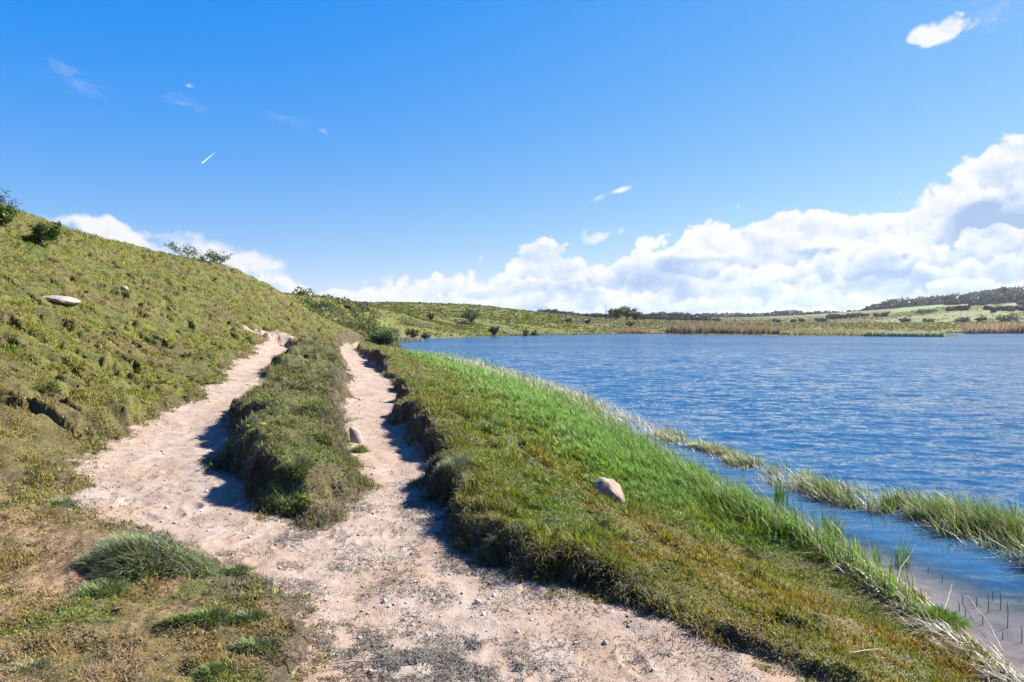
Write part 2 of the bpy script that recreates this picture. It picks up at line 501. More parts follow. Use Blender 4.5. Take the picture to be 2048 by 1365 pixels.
def terrain(x, y, full=False):
    x = np.asarray(x, float); y = np.asarray(y, float)
    r = np.hypot(x, y)
    near = r < 60
    dirt_d = np.full(x.shape, 30.0)
    dd2 = np.full(x.shape, 30.0)
    xn, yn = x[near], y[near]
    wob1 = (fbm(xn * 1.1, yn * 1.1, 3, 4) - .5)
    wob2 = (fbm(xn * 6.0, yn * 6.0, 9, 3) - .5)
    dirt_d[near] = sdist(xn, yn, DIRT) + wob1 * .46 + wob2 * .20 + (fbm(xn * 2.6, yn * 2.6, 7, 2) - .5) * .22
    dd2[near] = sdist(xn, yn, DIRT2) + wob1 * .5 + wob2 * .3
    lake_d = sdist(x, y, LAKE)
    amp = np.clip(r / 40, 0.6, 8)
    lake_d = lake_d + (fbm(x * 1.2, y * 1.2, 21, 4) - .5) * .55 * amp * np.clip(6 / np.maximum(r, 1) + .5, .5, 1)
    T = T_S(x, y)
    Pp = P_S(x, y)
    # hummocks of the turf
    hum = (fbm(x * .55, y * .55, 31, 3) - .5) * .16 * sst(r, 4, 18) + (fbm(x * 2.3, y * 2.3, 33, 4) - .5) * (.10 + .07 * sst(y, 5, 9)) + (fbm(x * 9, y * 9, 35, 3) - .5) * .055
    terr = np.abs(fbm(x * .9 + y * .3, y * 1.6, 37, 4) - .5)
    left = sst(-x, 3.0, 6.0) * sst(y, 4, 8)
    hum = hum + left * (-sst(.07 - terr, 0, .07) * .22 + (fbm(x * 4.2, y * 4.2, 39, 3) - .5) * .14)
    farm = sst(r, 60, 160)
    hum = hum * (1 - farm) + farm * (fbm(x * .05, y * .05, 41, 4) - .5) * .9
    # the lakeside meadow is poached and hummocky; the rib between the branches is broken and uneven
    mw = sst(x + .26 * (y - 5), .1, .9) * sst(lake_d, .4, 1.6) * (1 - sst(r, 16, 30)) * sst(r, 2.5, 4)
    lump = fbm(x * 2.0 + 3, y * 2.0, 43, 4)
    hum = hum + mw * ((lump - .5) * .20 - sst(lump, .60, .72) * .07 + (fbm(x * 6.5, y * 6.5, 45, 3) - .5) * .06)
    ribw = sst(-np.abs(x + 1.75 + .27 * (y - 5.5)), -1.5, -.9) * (y > 4.6) * (1 - sst(y, 22, 28))
    hum = hum + ribw * ((fbm(x * 1.3, y * 1.3, 47, 3) - .5) * .34 - .11)
    T = T + hum
    # width of the bank: abrupt on the shaded sides, soft elsewhere
    lo = sst(x, -.5, .8) * sst(-y, -3.6, -2.6)        # foreground right: low soft edge
    w = .22 + .20 * lo
    w = w + .35 * gauss(x, y, -1.45, 5.6, .45, .8) + .28 * gauss(x, y, -2.9, 7.0, .7, 1.5)
    leftbank = (x < -3.0 - .27 * (y - 5)) & (y > 4.0) | (x < -.6) & (y < 5.0)
    w = np.where(leftbank, .38, w)
    s = sst(dirt_d, -.02, w)
    s2 = sst(dd2, 0, .5)
    # path surface: trodden hollows, ruts, small stones
    rut = (fbm(x * 1.7, y * 1.7, 51, 4) - .5) * .07 + (fbm(x * 7, y * 7, 53, 4) - .5) * .028 + (fbm(x * 26, y * 26, 55, 3) - .5) * .010
    rut = rut * .8
    pr = np.zeros(x.shape)
    nz_ = (r < 14) & (dirt_d < .15)
    if nz_.any():
        xs, ys = x[nz_], y[nz_]
        acc = np.zeros(xs.shape)
        for (qx, qy, qa, ql, qw, qd) in PRINTS:
            sel = (np.abs(xs - qx) < .4) & (np.abs(ys - qy) < .4)
            if not sel.any():
                continue
            ux = (xs[sel] - qx) * math.cos(qa) + (ys[sel] - qy) * math.sin(qa)
            uy = -(xs[sel] - qx) * math.sin(qa) + (ys[sel] - qy) * math.cos(qa)
            q2 = (ux / ql) ** 2 + (uy / qw) ** 2
            acc[sel] += -qd * np.exp(-q2 ** 2) + qd * .45 * np.exp(-((np.sqrt(q2) - 1.45) / .35) ** 2)
        pr[nz_] = acc
    rut = rut + pr
    Pz = Pp + rut - .02 * sst(-dirt_d, 0, .4)
    z = Pz * (1 - s) + T * s
    # foot of the shaded banks is slightly undercut / gullied
    gul = ((fbm(x * 5, y * 5, 61, 3) - .5) * .34 + (fbm(x * 12, y * 12, 67, 2) - .5) * .14) * s * (1 - s) * 4
    z = z + gul * np.clip((T - Pp) / .40, .10, 1)
    z = np.where(s2 < 1, z * s2 + (z - .10 + rut) * (1 - s2), z)
    land = np.maximum(z, .012 + .02 * fbm(x * 3, y * 3, 63, 3))
    fl = sst(lake_d, 0, np.clip(.35 * amp, .3, 3))
    land = land * fl + (.0 + .012) * (1 - fl)
    bed = -np.minimum(.012 + .055 * np.maximum(-lake_d, 0) ** .92, 2.2) + (fbm(x * 2.5, y * 2.5, 65, 3) - .5) * .03
    z = np.where(lake_d < 0, np.where(-lake_d < .4, .012 + (bed - .012) * sst(-lake_d, 0, .4), bed), land)
    if full:
        return z, dirt_d, dd2, lake_d, s
    return z


def mesh_obj(name, verts, faces, mat=None, smooth=False, parent=None, cols=None, cname='col'):
    """verts Nx3, faces either MxK array or list of arrays"""
    me = bpy.data.meshes.new(name)
    verts = np.asarray(verts, np.float32)
    fl = faces if isinstance(faces, list) else [faces]
    fl = [np.asarray(f, np.int32) for f in fl if len(f)]
    me.vertices.add(len(verts))
    me.vertices.foreach_set('co', verts.ravel())
    nl = sum(f.size for f in fl); nf = sum(len(f) for f in fl)
    me.loops.add(nl); me.polygons.add(nf)
    me.loops.foreach_set('vertex_index', np.concatenate([f.ravel() for f in fl]))
    st = []; o = 0
    for f in fl:
        k = f.shape[1]
        st.append(o + np.arange(len(f)) * k); o += f.size
    me.polygons.foreach_set('loop_start', np.concatenate(st).astype(np.int32))
    if smooth:
        me.polygons.foreach_set('use_smooth', np.ones(nf, bool))
    me.update(calc_edges=True)
    if cols is not None:
        a = me.color_attributes.new(cname, 'FLOAT_COLOR', 'POINT')
        c = np.ones((len(verts), 4), np.float32); c[:, :cols.shape[1]] = cols
        a.data.foreach_set('color', c.ravel())
    ob = bpy.data.objects.new(name, me)
    COL.objects.link(ob)
    if mat: me.materials.append(mat)
    if parent: ob.parent = parent
    return ob


def tag(o, label=None, cat=None, group=None, kind=None):
    if label: o['label'] = label
    if cat: o['category'] = cat
    if group: o['group'] = group
    if kind: o['kind'] = kind
    return o


def thing(name, loc, label, cat, group=None, rz=0.0):
    o = bpy.data.objects.new(name, None)
    o.empty_display_size = .1
    COL.objects.link(o)
    o.location = loc
    o.rotation_euler = (0, 0, rz)
    return tag(o, label, cat, group)


# ------------------------------------------------------------------ colour map of the ground cover (the plants' own pigments)
def gauss(x, y, cx, cy, sx, sy=None):
    sy = sy or sx
    return np.exp(-((x - cx) / sx) ** 2 - ((y - cy) / sy) ** 2)


def cover(x, y, dirt_d, lake_d):
    """pigment of grass, height factor and density factor over the plan"""
    n1 = fbm(x * .8, y * .8, 71, 4)[:, None]
    n2 = fbm(x * 2.6, y * 2.6, 73, 4)[:, None]
    n3 = fbm(x * .25, y * .25, 75, 3)[:, None]
    C = lambda *c: np.array(c)[None]
    olive = C(.215, .215, .035); green = C(.13, .20, .022); brownish = C(.31, .25, .085); lush = C(.115, .26, .015); grey = C(.17, .20, .075)
    orange = C(.34, .20, .04); dry = C(.38, .30, .13); yellowg = C(.29, .29, .03)
    r = np.hypot(x, y)
    # hillside
    hill = olive * 1.28 + yellowg * .10
    hill = hill + (green - hill) * sst(n2, .45, .7) * .8
    hill = hill + (brownish - hill) * sst(n1, .45, .75) * .9
    # meadow
    mead = olive * .75 + green * .35
    mead = mead + (orange - mead) * sst(n2, .52, .70) * .75
    mead = mead + (lush - mead) * sst(n1, .52, .68) * .5
    ri = sst(x + .26 * (y - 5), -.45, .5)[:, None]           # right of the lakeside path
    ri = np.where((y < 4)[:, None], sst(x, .2, .6)[:, None], ri)
    c = hill * (1 - ri) + mead * ri
    # bright green strip along bank top and lush sedge by the water
    strip = (gauss(x, y, .55, 6.0, .45, 1.6) + gauss(x, y, -.2, 8.5, .5, 2.2))[:, None].clip(0, 1)
    c = c + (lush - c) * strip * .4
    sedge = (sst(-lake_d, -3.2 - .06 * r, -1.0) * sst(y, 6.5, 9.5) * (r < 70))[:, None]
    c = c + (C(.13, .30, .012) - c) * sedge * .95 * ri
    # mossy orange flats
    mo = (gauss(x, y, 1.7, 5.2, .7, 1.2) + gauss(x, y, .6, 9.6, .7, 1.8) + gauss(x, y, 1.5, 3.6, .8, .6))[:, None].clip(0, 1)
    c = c + (C(.29, .25, .03) - c) * mo * .6 * (1 - sedge)
    # the rib: greyer
    rib = (sst(-np.abs(x + 1.6 + .27 * (y - 5.5)), -1.3, -.7) * (y > 4.9) * (y < 24) * (dirt_d > 0))[:, None]
    c = c + (grey - c) * rib * .65
    # dry lower left
    dl = (sst(-y, -6.0, -4.6) * (x < -.5))[:, None]
    dcol = dry * .75 + orange * .25
    dcol = dcol + (green * 1.1 - dcol) * sst(n2, .5, .66)
    c = c + (dcol - c) * dl * .85
    # rim of the worn edge: dry
    rim = (sst(-dirt_d, -.30, 0.0) * (r < 60))[:, None]
    c = c + (brownish - c) * rim * .45
    # distant pasture
    far = sst(r, 60, 130)[:, None]
    fp = C(.175, .205, .03) * (1 - .5 * sst(n3, .4, .7)) + C(.25, .22, .06) * .5 * sst(n3, .4, .7)
    c = c + (fp - c) * far
    c = c * (.78 + .45 * n2) * .56
    mean = c.mean(1, keepdims=True)
    c = np.clip(mean + (c - mean) * 1.22, .004, 1)
    return c


# ------------------------------------------------------------------ terrain mesh: one sheet to the horizon
def polar_grid(rads, ths):
    rr, tt = np.meshgrid(rads, ths, indexing='ij')
    return rr * np.sin(tt), rr * np.cos(tt)


def grid_faces(nr, nt, wrap=False):
    i = np.arange(nr - 1)[:, None]
    j = np.arange(nt if wrap else nt - 1)[None, :]
    j2 = (j + 1) % nt
    a = i * nt + j; b = i * nt + j2; c = (i + 1) * nt + j2; d = (i + 1) * nt + j
    return np.stack(np.broadcast_arrays(a, b, c, d), -1).reshape(-1, 4)


QUICK = False
RD = np.concatenate([[0.02, .4, .8, 1.2], np.exp(np.linspace(math.log(1.6), math.log(12), 470 if not QUICK else 150)), np.exp(np.linspace(math.log(12.1), math.log(60), 300 if not QUICK else 100)),
                     np.exp(np.linspace(math.log(61), math.log(3200), 230))])
TH = np.concatenate([np.linspace(-math.pi, R(-46), 50)[:-1], np.linspace(R(-46), R(44), 780 if not QUICK else 380), np.linspace(R(44), math.pi, 50)[1:-1]])
gx, gy = polar_grid(RD, TH)
shape = gx.shape
fx, fy = gx.ravel(), gy.ravel()
fz, f_dirt, f_d2, f_lake, f_s = terrain(fx, fy, True)
tcol = cover(fx, fy, f_dirt, f_lake)
thatch = np.array([[.036, .031, .015]])
rr_ = np.hypot(fx, fy)[:, None]
mixn = sst(fbm(fx * 7, fy * 7, 81, 3), .35, .65)[:, None]
near_ = 1 - sst(rr_, 25, 90)
dz = (sst(-fy, -6.2, -4.9) * (fx < -.5) * (f_dirt > 0))[:, None] * sst(fbm(fx * 2.2, fy * 2.2, 205, 4), .38, .56)[:, None]
tcol = tcol * (1 - near_ * (.35 + .35 * mixn)) + thatch * near_ * (.35 + .35 * mixn)
tcol = tcol * (1 - dz * .85) + np.array([[.25, .155, .08]]) * dz * .85 * (.7 + .6 * fbm(fx * 11, fy * 11, 83, 3)[:, None])
ter_cols = tcol.astype(np.float32)


def poly_px(pts, D):
    return [gd(a, b, d)[:2] for (a, b), d in zip(pts, D)]


# fields on the far slope (a sown field of fresh green, rough pasture round it)
FIELD = [gd(a, b, d)[:2] for a, b, d in [(1778, 626, 640), (1800, 615, 740), (1850, 609, 830), (1893, 608, 850), (1894, 618, 720), (1860, 626, 640), (1810, 628, 620)]]
fd = sdist(fx, fy, FIELD)
FIELD2 = [gd(a, b, d)[:2] for a, b, d in [(1992, 622, 520), (2010, 613, 600), (2060, 607, 660), (2200, 604, 680), (2200, 618, 520), (2060, 622, 500)]]
FIELD3 = [gd(a, b, d)[:2] for a, b, d in [(1740, 640, 440), (1900, 624, 520), (1985, 620, 520), (2040, 632, 420), (1900, 640, 380), (1800, 646, 360)]]
fd2 = sdist(fx, fy, FIELD2); fd3 = sdist(fx, fy, FIELD3)
k2 = (np.maximum(sst(-fd2, -3, 3), .75 * sst(-fd3, -12, 12)))[:, None]
ter_cols = ter_cols * (1 - k2) + np.array([[.125, .165, .022]]) * k2
k = (sst(-fd, -3, 3))[:, None]
ter_cols = ter_cols * (1 - k) + np.array([[.10, .23, .018]]) * k
ms = ((fx > 20) & (rr_[:, 0] > 150))[:, None] * sst(fbm(fx * .03, fy * .09, 91, 4), .42, .6)[:, None] * (1 - k)
ter_cols = ter_cols * (1 - ms * .6 * (1 - k2)) + np.array([[.13, .125, .05]]) * ms * .6 * (1 - k2)
ter = mesh_obj('ground', np.stack([fx, fy, fz], -1), grid_faces(*shape, wrap=False), smooth=True, cols=ter_cols)
me = ter.data
a = me.attributes.new('dirt', 'FLOAT', 'POINT')
bare = np.maximum(1 - sst(f_dirt, -.05, .10), (1 - sst(f_d2, -.1, .35)) * .9)
bankface = np.exp(-((f_dirt - .09) / .09) ** 2) + np.exp(-((f_dirt - .22) / .12) ** 2) * (P_S(fx, fy) + .22 < fz) * (np.hypot(fx, fy) < 40)
bankface = np.clip(bankface * np.where(fx < -3.2 - .27 * (fy - 5), .45, 1), 0, 1)
a.data.foreach_set('value', bare.astype(np.float32))
a = me.attributes.new('bank', 'FLOAT', 'POINT')
a.data.foreach_set('value', bankface.astype(np.float32))
a = me.attributes.new('wet', 'FLOAT', 'POINT')
a.data.foreach_set('value', (1 - sst(f_lake, -.05, .16)).astype(np.float32))
tag(ter, kind='structure')

m, g, out = new_mat('ground_soil_and_turf')
geo = g.n.new('ShaderNodeNewGeometry').outputs['Position']
big = g.noise(geo, 0.9, 5, 0.6)
mid = g.noise(geo, 6.0, 5, 0.65)
fine = g.noise(geo, 38.0, 4, 0.7)
peb = g.voro(geo, 30.0, 1.0, 0.5)
grit = g.voro(geo, 110.0, 0.0, 0.5)
dirtc = g.ramp(mid, [(0.25, (0.189, 0.128, 0.089)), (0.45, (0.257, 0.191, 0.145)), (0.6, (0.294, 0.230, 0.186)), (0.8, (0.326, 0.266, 0.226))])
dirtc = g.mix(g.sstep(big, 0.42, 0.66), dirtc, (0.274, 0.188, 0.126))
streak = g.noise(g.vm('MULTIPLY', geo, (2.2, 0.7, 1.0)), 1.6, 5, 0.65, 0.6)
dirtc = g.mix(g.sstep(streak, 0.52, 0.68, 0, 0.7), dirtc, (0.190, 0.131, 0.093))
dirtc = g.mix(g.sstep(streak, 0.46, 0.34, 0, 0.6), dirtc, (0.326, 0.279, 0.234))
dirtc = g.mix(g.sstep(fine, 0.58, 0.75, 0, 0.55), dirtc, (0.105, 0.073, 0.050))
dirtc = g.mix(g.sstep(peb, 0.12, 0.07, 0, 0.3), dirtc, (0.346, 0.314, 0.276))
thc = g.attr('col')
soil = g.mix(g.sstep(mid, 0.3, 0.7), (0.029, 0.021, 0.014), (0.075, 0.055, 0.036))
nearf = g.n.new('ShaderNodeCameraData')
base = g.mix(g.sstep(fine, 0.40, 0.60, 0.0, 0.85), thc, g.mix(0.25, soil, thc, 'MIX'))
base = g.mix(g.sstep(g.noise(geo, 90.0, 2, 0.6), 0.55, 0.7, 0.0, 0.35), base, (0.19, 0.145, 0.085))
base = g.mix(g.m('MULTIPLY', g.attr('bank', 'Fac'), 0.8), base, g.mix(g.sstep(mid, 0.35, 0.65), (0.040, 0.027, 0.018), (0.105, 0.074, 0.05)))  # dark bank soil, its tone deepened to paint in the bank's shade
dirtf = g.sstep(g.m('ADD', g.attr('dirt', 'Fac'), g.m('MULTIPLY', g.m('SUBTRACT', fine, 0.5), 0.7)), 0.35, 0.65)
base = g.mix(dirtf, base, dirtc)
wetf = g.attr('wet', 'Fac')
silt = g.ramp(g.noise(geo, 5.0, 5, 0.65), [(0.3, (0.070, 0.052, 0.042)), (0.5, (0.127, 0.096, 0.079)), (0.72, (0.162, 0.127, 0.108))])
silt = g.mix(g.sstep(g.noise(geo, 17.0, 4, 0.6), 0.6, 0.72, 0, 0.7), silt, (0.035, 0.026, 0.020))
base = g.mix(wetf, base, silt)
bs = g.n.new('ShaderNodeBsdfPrincipled')
g.put(bs.inputs['Roughness'], 0.92)
base = g.mix(1.0, base, (0.9, 0.9, 0.9), 'MULTIPLY')
g.put(bs.inputs['Specular IOR Level'], 0.25)
g.l.new(base, bs.inputs['Base Color'])
hgt = g.m('ADD', g.m('MULTIPLY', fine, 0.6), g.m('ADD', g.m('MULTIPLY', g.m('MINIMUM', peb, 0.3), -0.25), g.m('MULTIPLY', grit, -0.25)))
g.l.new(g.bump(hgt, 0.018, 0.8), bs.inputs['Normal'])
g.l.new(bs.outputs[0], out.inputs[0])
me.materials.append(m)
MAT_GROUND = m

# ------------------------------------------------------------------ water
wr = np.concatenate([np.exp(np.linspace(math.log(2.5), math.log(60), 620)), np.exp(np.linspace(math.log(60.5), math.log(260), 60)), [420.0]])
wt = np.linspace(R(-12), R(60), 520)
wx, wy = polar_grid(wr, wt)
wsh = wx.shape
wx, wy = wx.ravel(), wy.ravel()
wlake = sdist(wx, wy, LAKE)
wrr = np.hypot(wx, wy)
calm = sst(-wlake, 0.1, 3.0)
wz = np.zeros_like(wx)
for (lam, ang, amp, sd_) in ((.95, -78, .012, 1), (.62, -96, .009, 2), (.43, -70, .006, 3), (.31, -104, .0045, 4), (.22, -84, .003, 5), (1.7, -92, .010, 6)):
    c_, s_ = math.cos(R(ang)), math.sin(R(ang))
    ph = (fbm(wx * .5 / lam, wy * .5 / lam, 100 + sd_, 3) - .5) * 13
    u_ = (wx * c_ + wy * s_) * 2 * math.pi / lam + ph
    am = amp * (.25 + 1.5 * fbm(wx * .16, wy * .3, 130 + sd_, 3)) * (1 - sst(wrr, 26 * lam ** .5 * 1.4, 60 * lam ** .5 * 1.5))
    wz += am * (1 - np.abs(np.sin(u_ / 2)) * 2)
wz *= (.10 + .90 * calm)
m, g, out = new_mat('lake_water')
geo = g.n.new('ShaderNodeNewGeometry').outputs['Position']
rot = g.n.new('ShaderNodeMapping')
rot.inputs['Rotation'].default_value = (0, 0, R(9))
g.l.new(geo, rot.inputs['Vector'])
calmA = g.attr('calm', 'Fac')


def slopes(vec, scale, detail, amp, dist=0.3):
    c = g.noise(vec, scale, detail, 0.6, dist, color=True)
    return g.vm('SCALE', g.vm('SUBTRACT', c, (0.5, 0.5, 0.5)), scale=amp)


st1 = g.vm('MULTIPLY', rot.outputs[0], (0.24, 1.0, 1.0))
sl = g.vm('ADD', slopes(st1, 1.9, 3, 0.50), slopes(st1, 6.2, 4, 1.05))
sl = g.vm('ADD', sl, slopes(g.vm('MULTIPLY', rot.outputs[0], (0.5, 1.0, 1.0)), 24.0, 2, 0.7))
sl = g.vm('MULTIPLY', sl, (0.45, 1.0, 0.0))
gust = g.noise(g.vm('MULTIPLY', geo, (0.35, 1.0, 1.0)), 0.07, 3, 0.5)
sl = g.vm('SCALE', sl, scale=g.m('MULTIPLY', g.m('ADD', 0.30, g.m('MULTIPLY', calmA, 0.70)), g.lin(gust, 0.3, 0.7, 0.30, 1.45)))
N0 = g.n.new('ShaderNodeNewGeometry').outputs['Normal']
# of the facets of rough water, those tipped towards the eye fill most of a grazing view
inc = g.n.new('ShaderNodeNewGeometry').outputs['Incoming']
ix_, iy_, iz_ = g.sep(inc)
graz = g.m('MULTIPLY', g.sstep(iz_, 0.0, 0.10, 0.11, 0.012), calmA)
bias = g.vm('SCALE', g.comb(ix_, iy_, 0.0), scale=graz)
nrm = g.vm('NORMALIZE', g.vm('ADD', g.vm('ADD', N0, sl), bias))
dep = g.attr('depth', 'Fac')
dt = g.n.new('ShaderNodeVectorMath'); dt.operation = 'DOT_PRODUCT'
g.l.new(inc, dt.inputs[0]); g.l.new(nrm, dt.inputs[1])
cosi = g.m('MINIMUM', g.m('ABSOLUTE', dt.outputs['Value']), 1.0)
fres = g.m('ADD', 0.028, g.m('MULTIPLY', g.m('POWER', g.m('SUBTRACT', 1.0, cosi), 4.4), 0.972))
gl = g.n.new('ShaderNodeBsdfGlossy')
gl.inputs['Roughness'].default_value = 0.06
g.l.new(nrm, gl.inputs['Normal'])
tr = g.n.new('ShaderNodeBsdfTransparent')
g.l.new(g.ramp(dep, [(0.0, (0.96, 0.95, 0.93)), (0.35, (0.86, 0.87, 0.86)), (1.0, (0.25, 0.38, 0.42))]), tr.inputs[0])
body = g.n.new('ShaderNodeBsdfDiffuse')
body.inputs[0].default_value = (0.016, 0.062, 0.135, 1)
g.l.new(nrm, body.inputs['Normal'])
mxb = g.n.new('ShaderNodeMixShader')
g.l.new(g.sstep(dep, 0.30, 1.0), mxb.inputs[0])
g.l.new(tr.outputs[0], mxb.inputs[1]); g.l.new(body.outputs[0], mxb.inputs[2])
mxw = g.n.new('ShaderNodeMixShader')
g.l.new(fres, mxw.inputs[0])
g.l.new(mxb.outputs[0], mxw.inputs[1]); g.l.new(gl.outputs[0], mxw.inputs[2])
g.l.new(mxw.outputs[0], out.inputs[0])
wat = mesh_obj('water', np.stack([wx, wy, wz], -1), grid_faces(*wsh), mat=m, smooth=True)
a = wat.data.attributes.new('depth', 'FLOAT', 'POINT')
a.data.foreach_set('value', np.clip(-wlake / (1.0 + 3.2 * gauss(wx, wy, 4.6, 3.9, 1.9, 1.7)), 0, 1).astype(np.float32))
a = wat.data.attributes.new('calm', 'FLOAT', 'POINT')
a.data.foreach_set('value', calm.astype(np.float32))
tag(wat, kind='structure')

# ------------------------------------------------------------------ grass: every blade a real leaf of mesh
def blade_mat(name, trans=0.38, rough=0.55, spec=0.22):
    m, g, out = new_mat(name)
    c = g.attr('col')
    p = g.n.new('ShaderNodeBsdfPrincipled')
    g.l.new(c, p.inputs['Base Color'])
    g.put(p.inputs['Roughness'], rough); g.put(p.inputs['Specular IOR Level'], spec)
    t = g.n.new('ShaderNodeBsdfTranslucent')
    g.l.new(c, t.inputs[0])
    x = g.n.new('ShaderNodeMixShader')
    x.inputs[0].default_value = trans
    g.l.new(p.outputs[0], x.inputs[1]); g.l.new(t.outputs[0], x.inputs[2])
    g.l.new(x.outputs[0], out.inputs[0])
    return m


M_BLADE = blade_mat('grass_blade')
M_REED = blade_mat('reed_leaf', 0.38, 0.45, 0.3)
M_LEAF = blade_mat('leaf', 0.30, 0.5, 0.25)


def blades(base, yaw, h, w, lean, col, curl=None, rootdark=True, tipc=None, wyaw=None):
    """arrays -> verts (5 per blade), tris, colours"""
    n = len(base)
    d = np.stack([np.sin(yaw), np.cos(yaw), np.zeros(n)], -1)          # the way the blade bends
    wy_ = (yaw + math.pi / 2 if wyaw is None else wyaw)
    s = np.stack([np.sin(wy_), np.cos(wy_), np.zeros(n)], -1) * (w / 2)[:, None]
    up = np.array([[0, 0, 1.0]])
    cl = np.cos(lean)[:, None]; sl_ = np.sin(lean)[:, None]
    h_ = h[:, None]
    mid = base + (up * cl + d * sl_) * h_ * .55
    l2 = lean + (rng.uniform(.25, .9, n) if curl is None else curl)
    tip = mid + (up * np.cos(l2)[:, None] + d * np.sin(l2)[:, None]) * h_ * .5
    v = np.stack([base - s, base + s, mid - s * .8, mid + s * .8, tip], 1).reshape(-1, 3)
    o = (np.arange(n) * 5)[:, None]
    t = np.concatenate([o + np.array([[0, 1, 3]]), o + np.array([[0, 3, 2]]), o + np.array([[2, 3, 4]])])
    c = np.repeat(col[:, None, :], 5, axis=1)
    if tipc is not None:
        c[:, 4] = tipc; c[:, 2:4] = col[:, None] * .7 + tipc[:, None] * .3
    return v, t, c.reshape(-1, 3)


def join(parts):
    vs, ts, cs = [], [], []
    o = 0
    for v, t, c in parts:
        vs.append(v); ts.append(t + o); cs.append(c); o += len(v)
    return np.concatenate(vs), np.concatenate(ts), np.concatenate(cs)


def hue_jitter(c, amt=.22):
    n = len(c)
    return np.clip(c * np.exp(rng.normal(0, amt, n))[:, None] * np.exp(rng.normal(0, amt * .35, (n, 3))), .004, .9)


def turf(n, r0, r1, hscale=1.0, power=1.0):
    th = rng.uniform(R(-44), R(42), n)
    u = rng.uniform(0, 1, n)
    r = np.exp(math.log(r0) + u * (math.log(r1) - math.log(r0)))
    x = r * np.sin(th); y = r * np.cos(th)
    return x, y, r


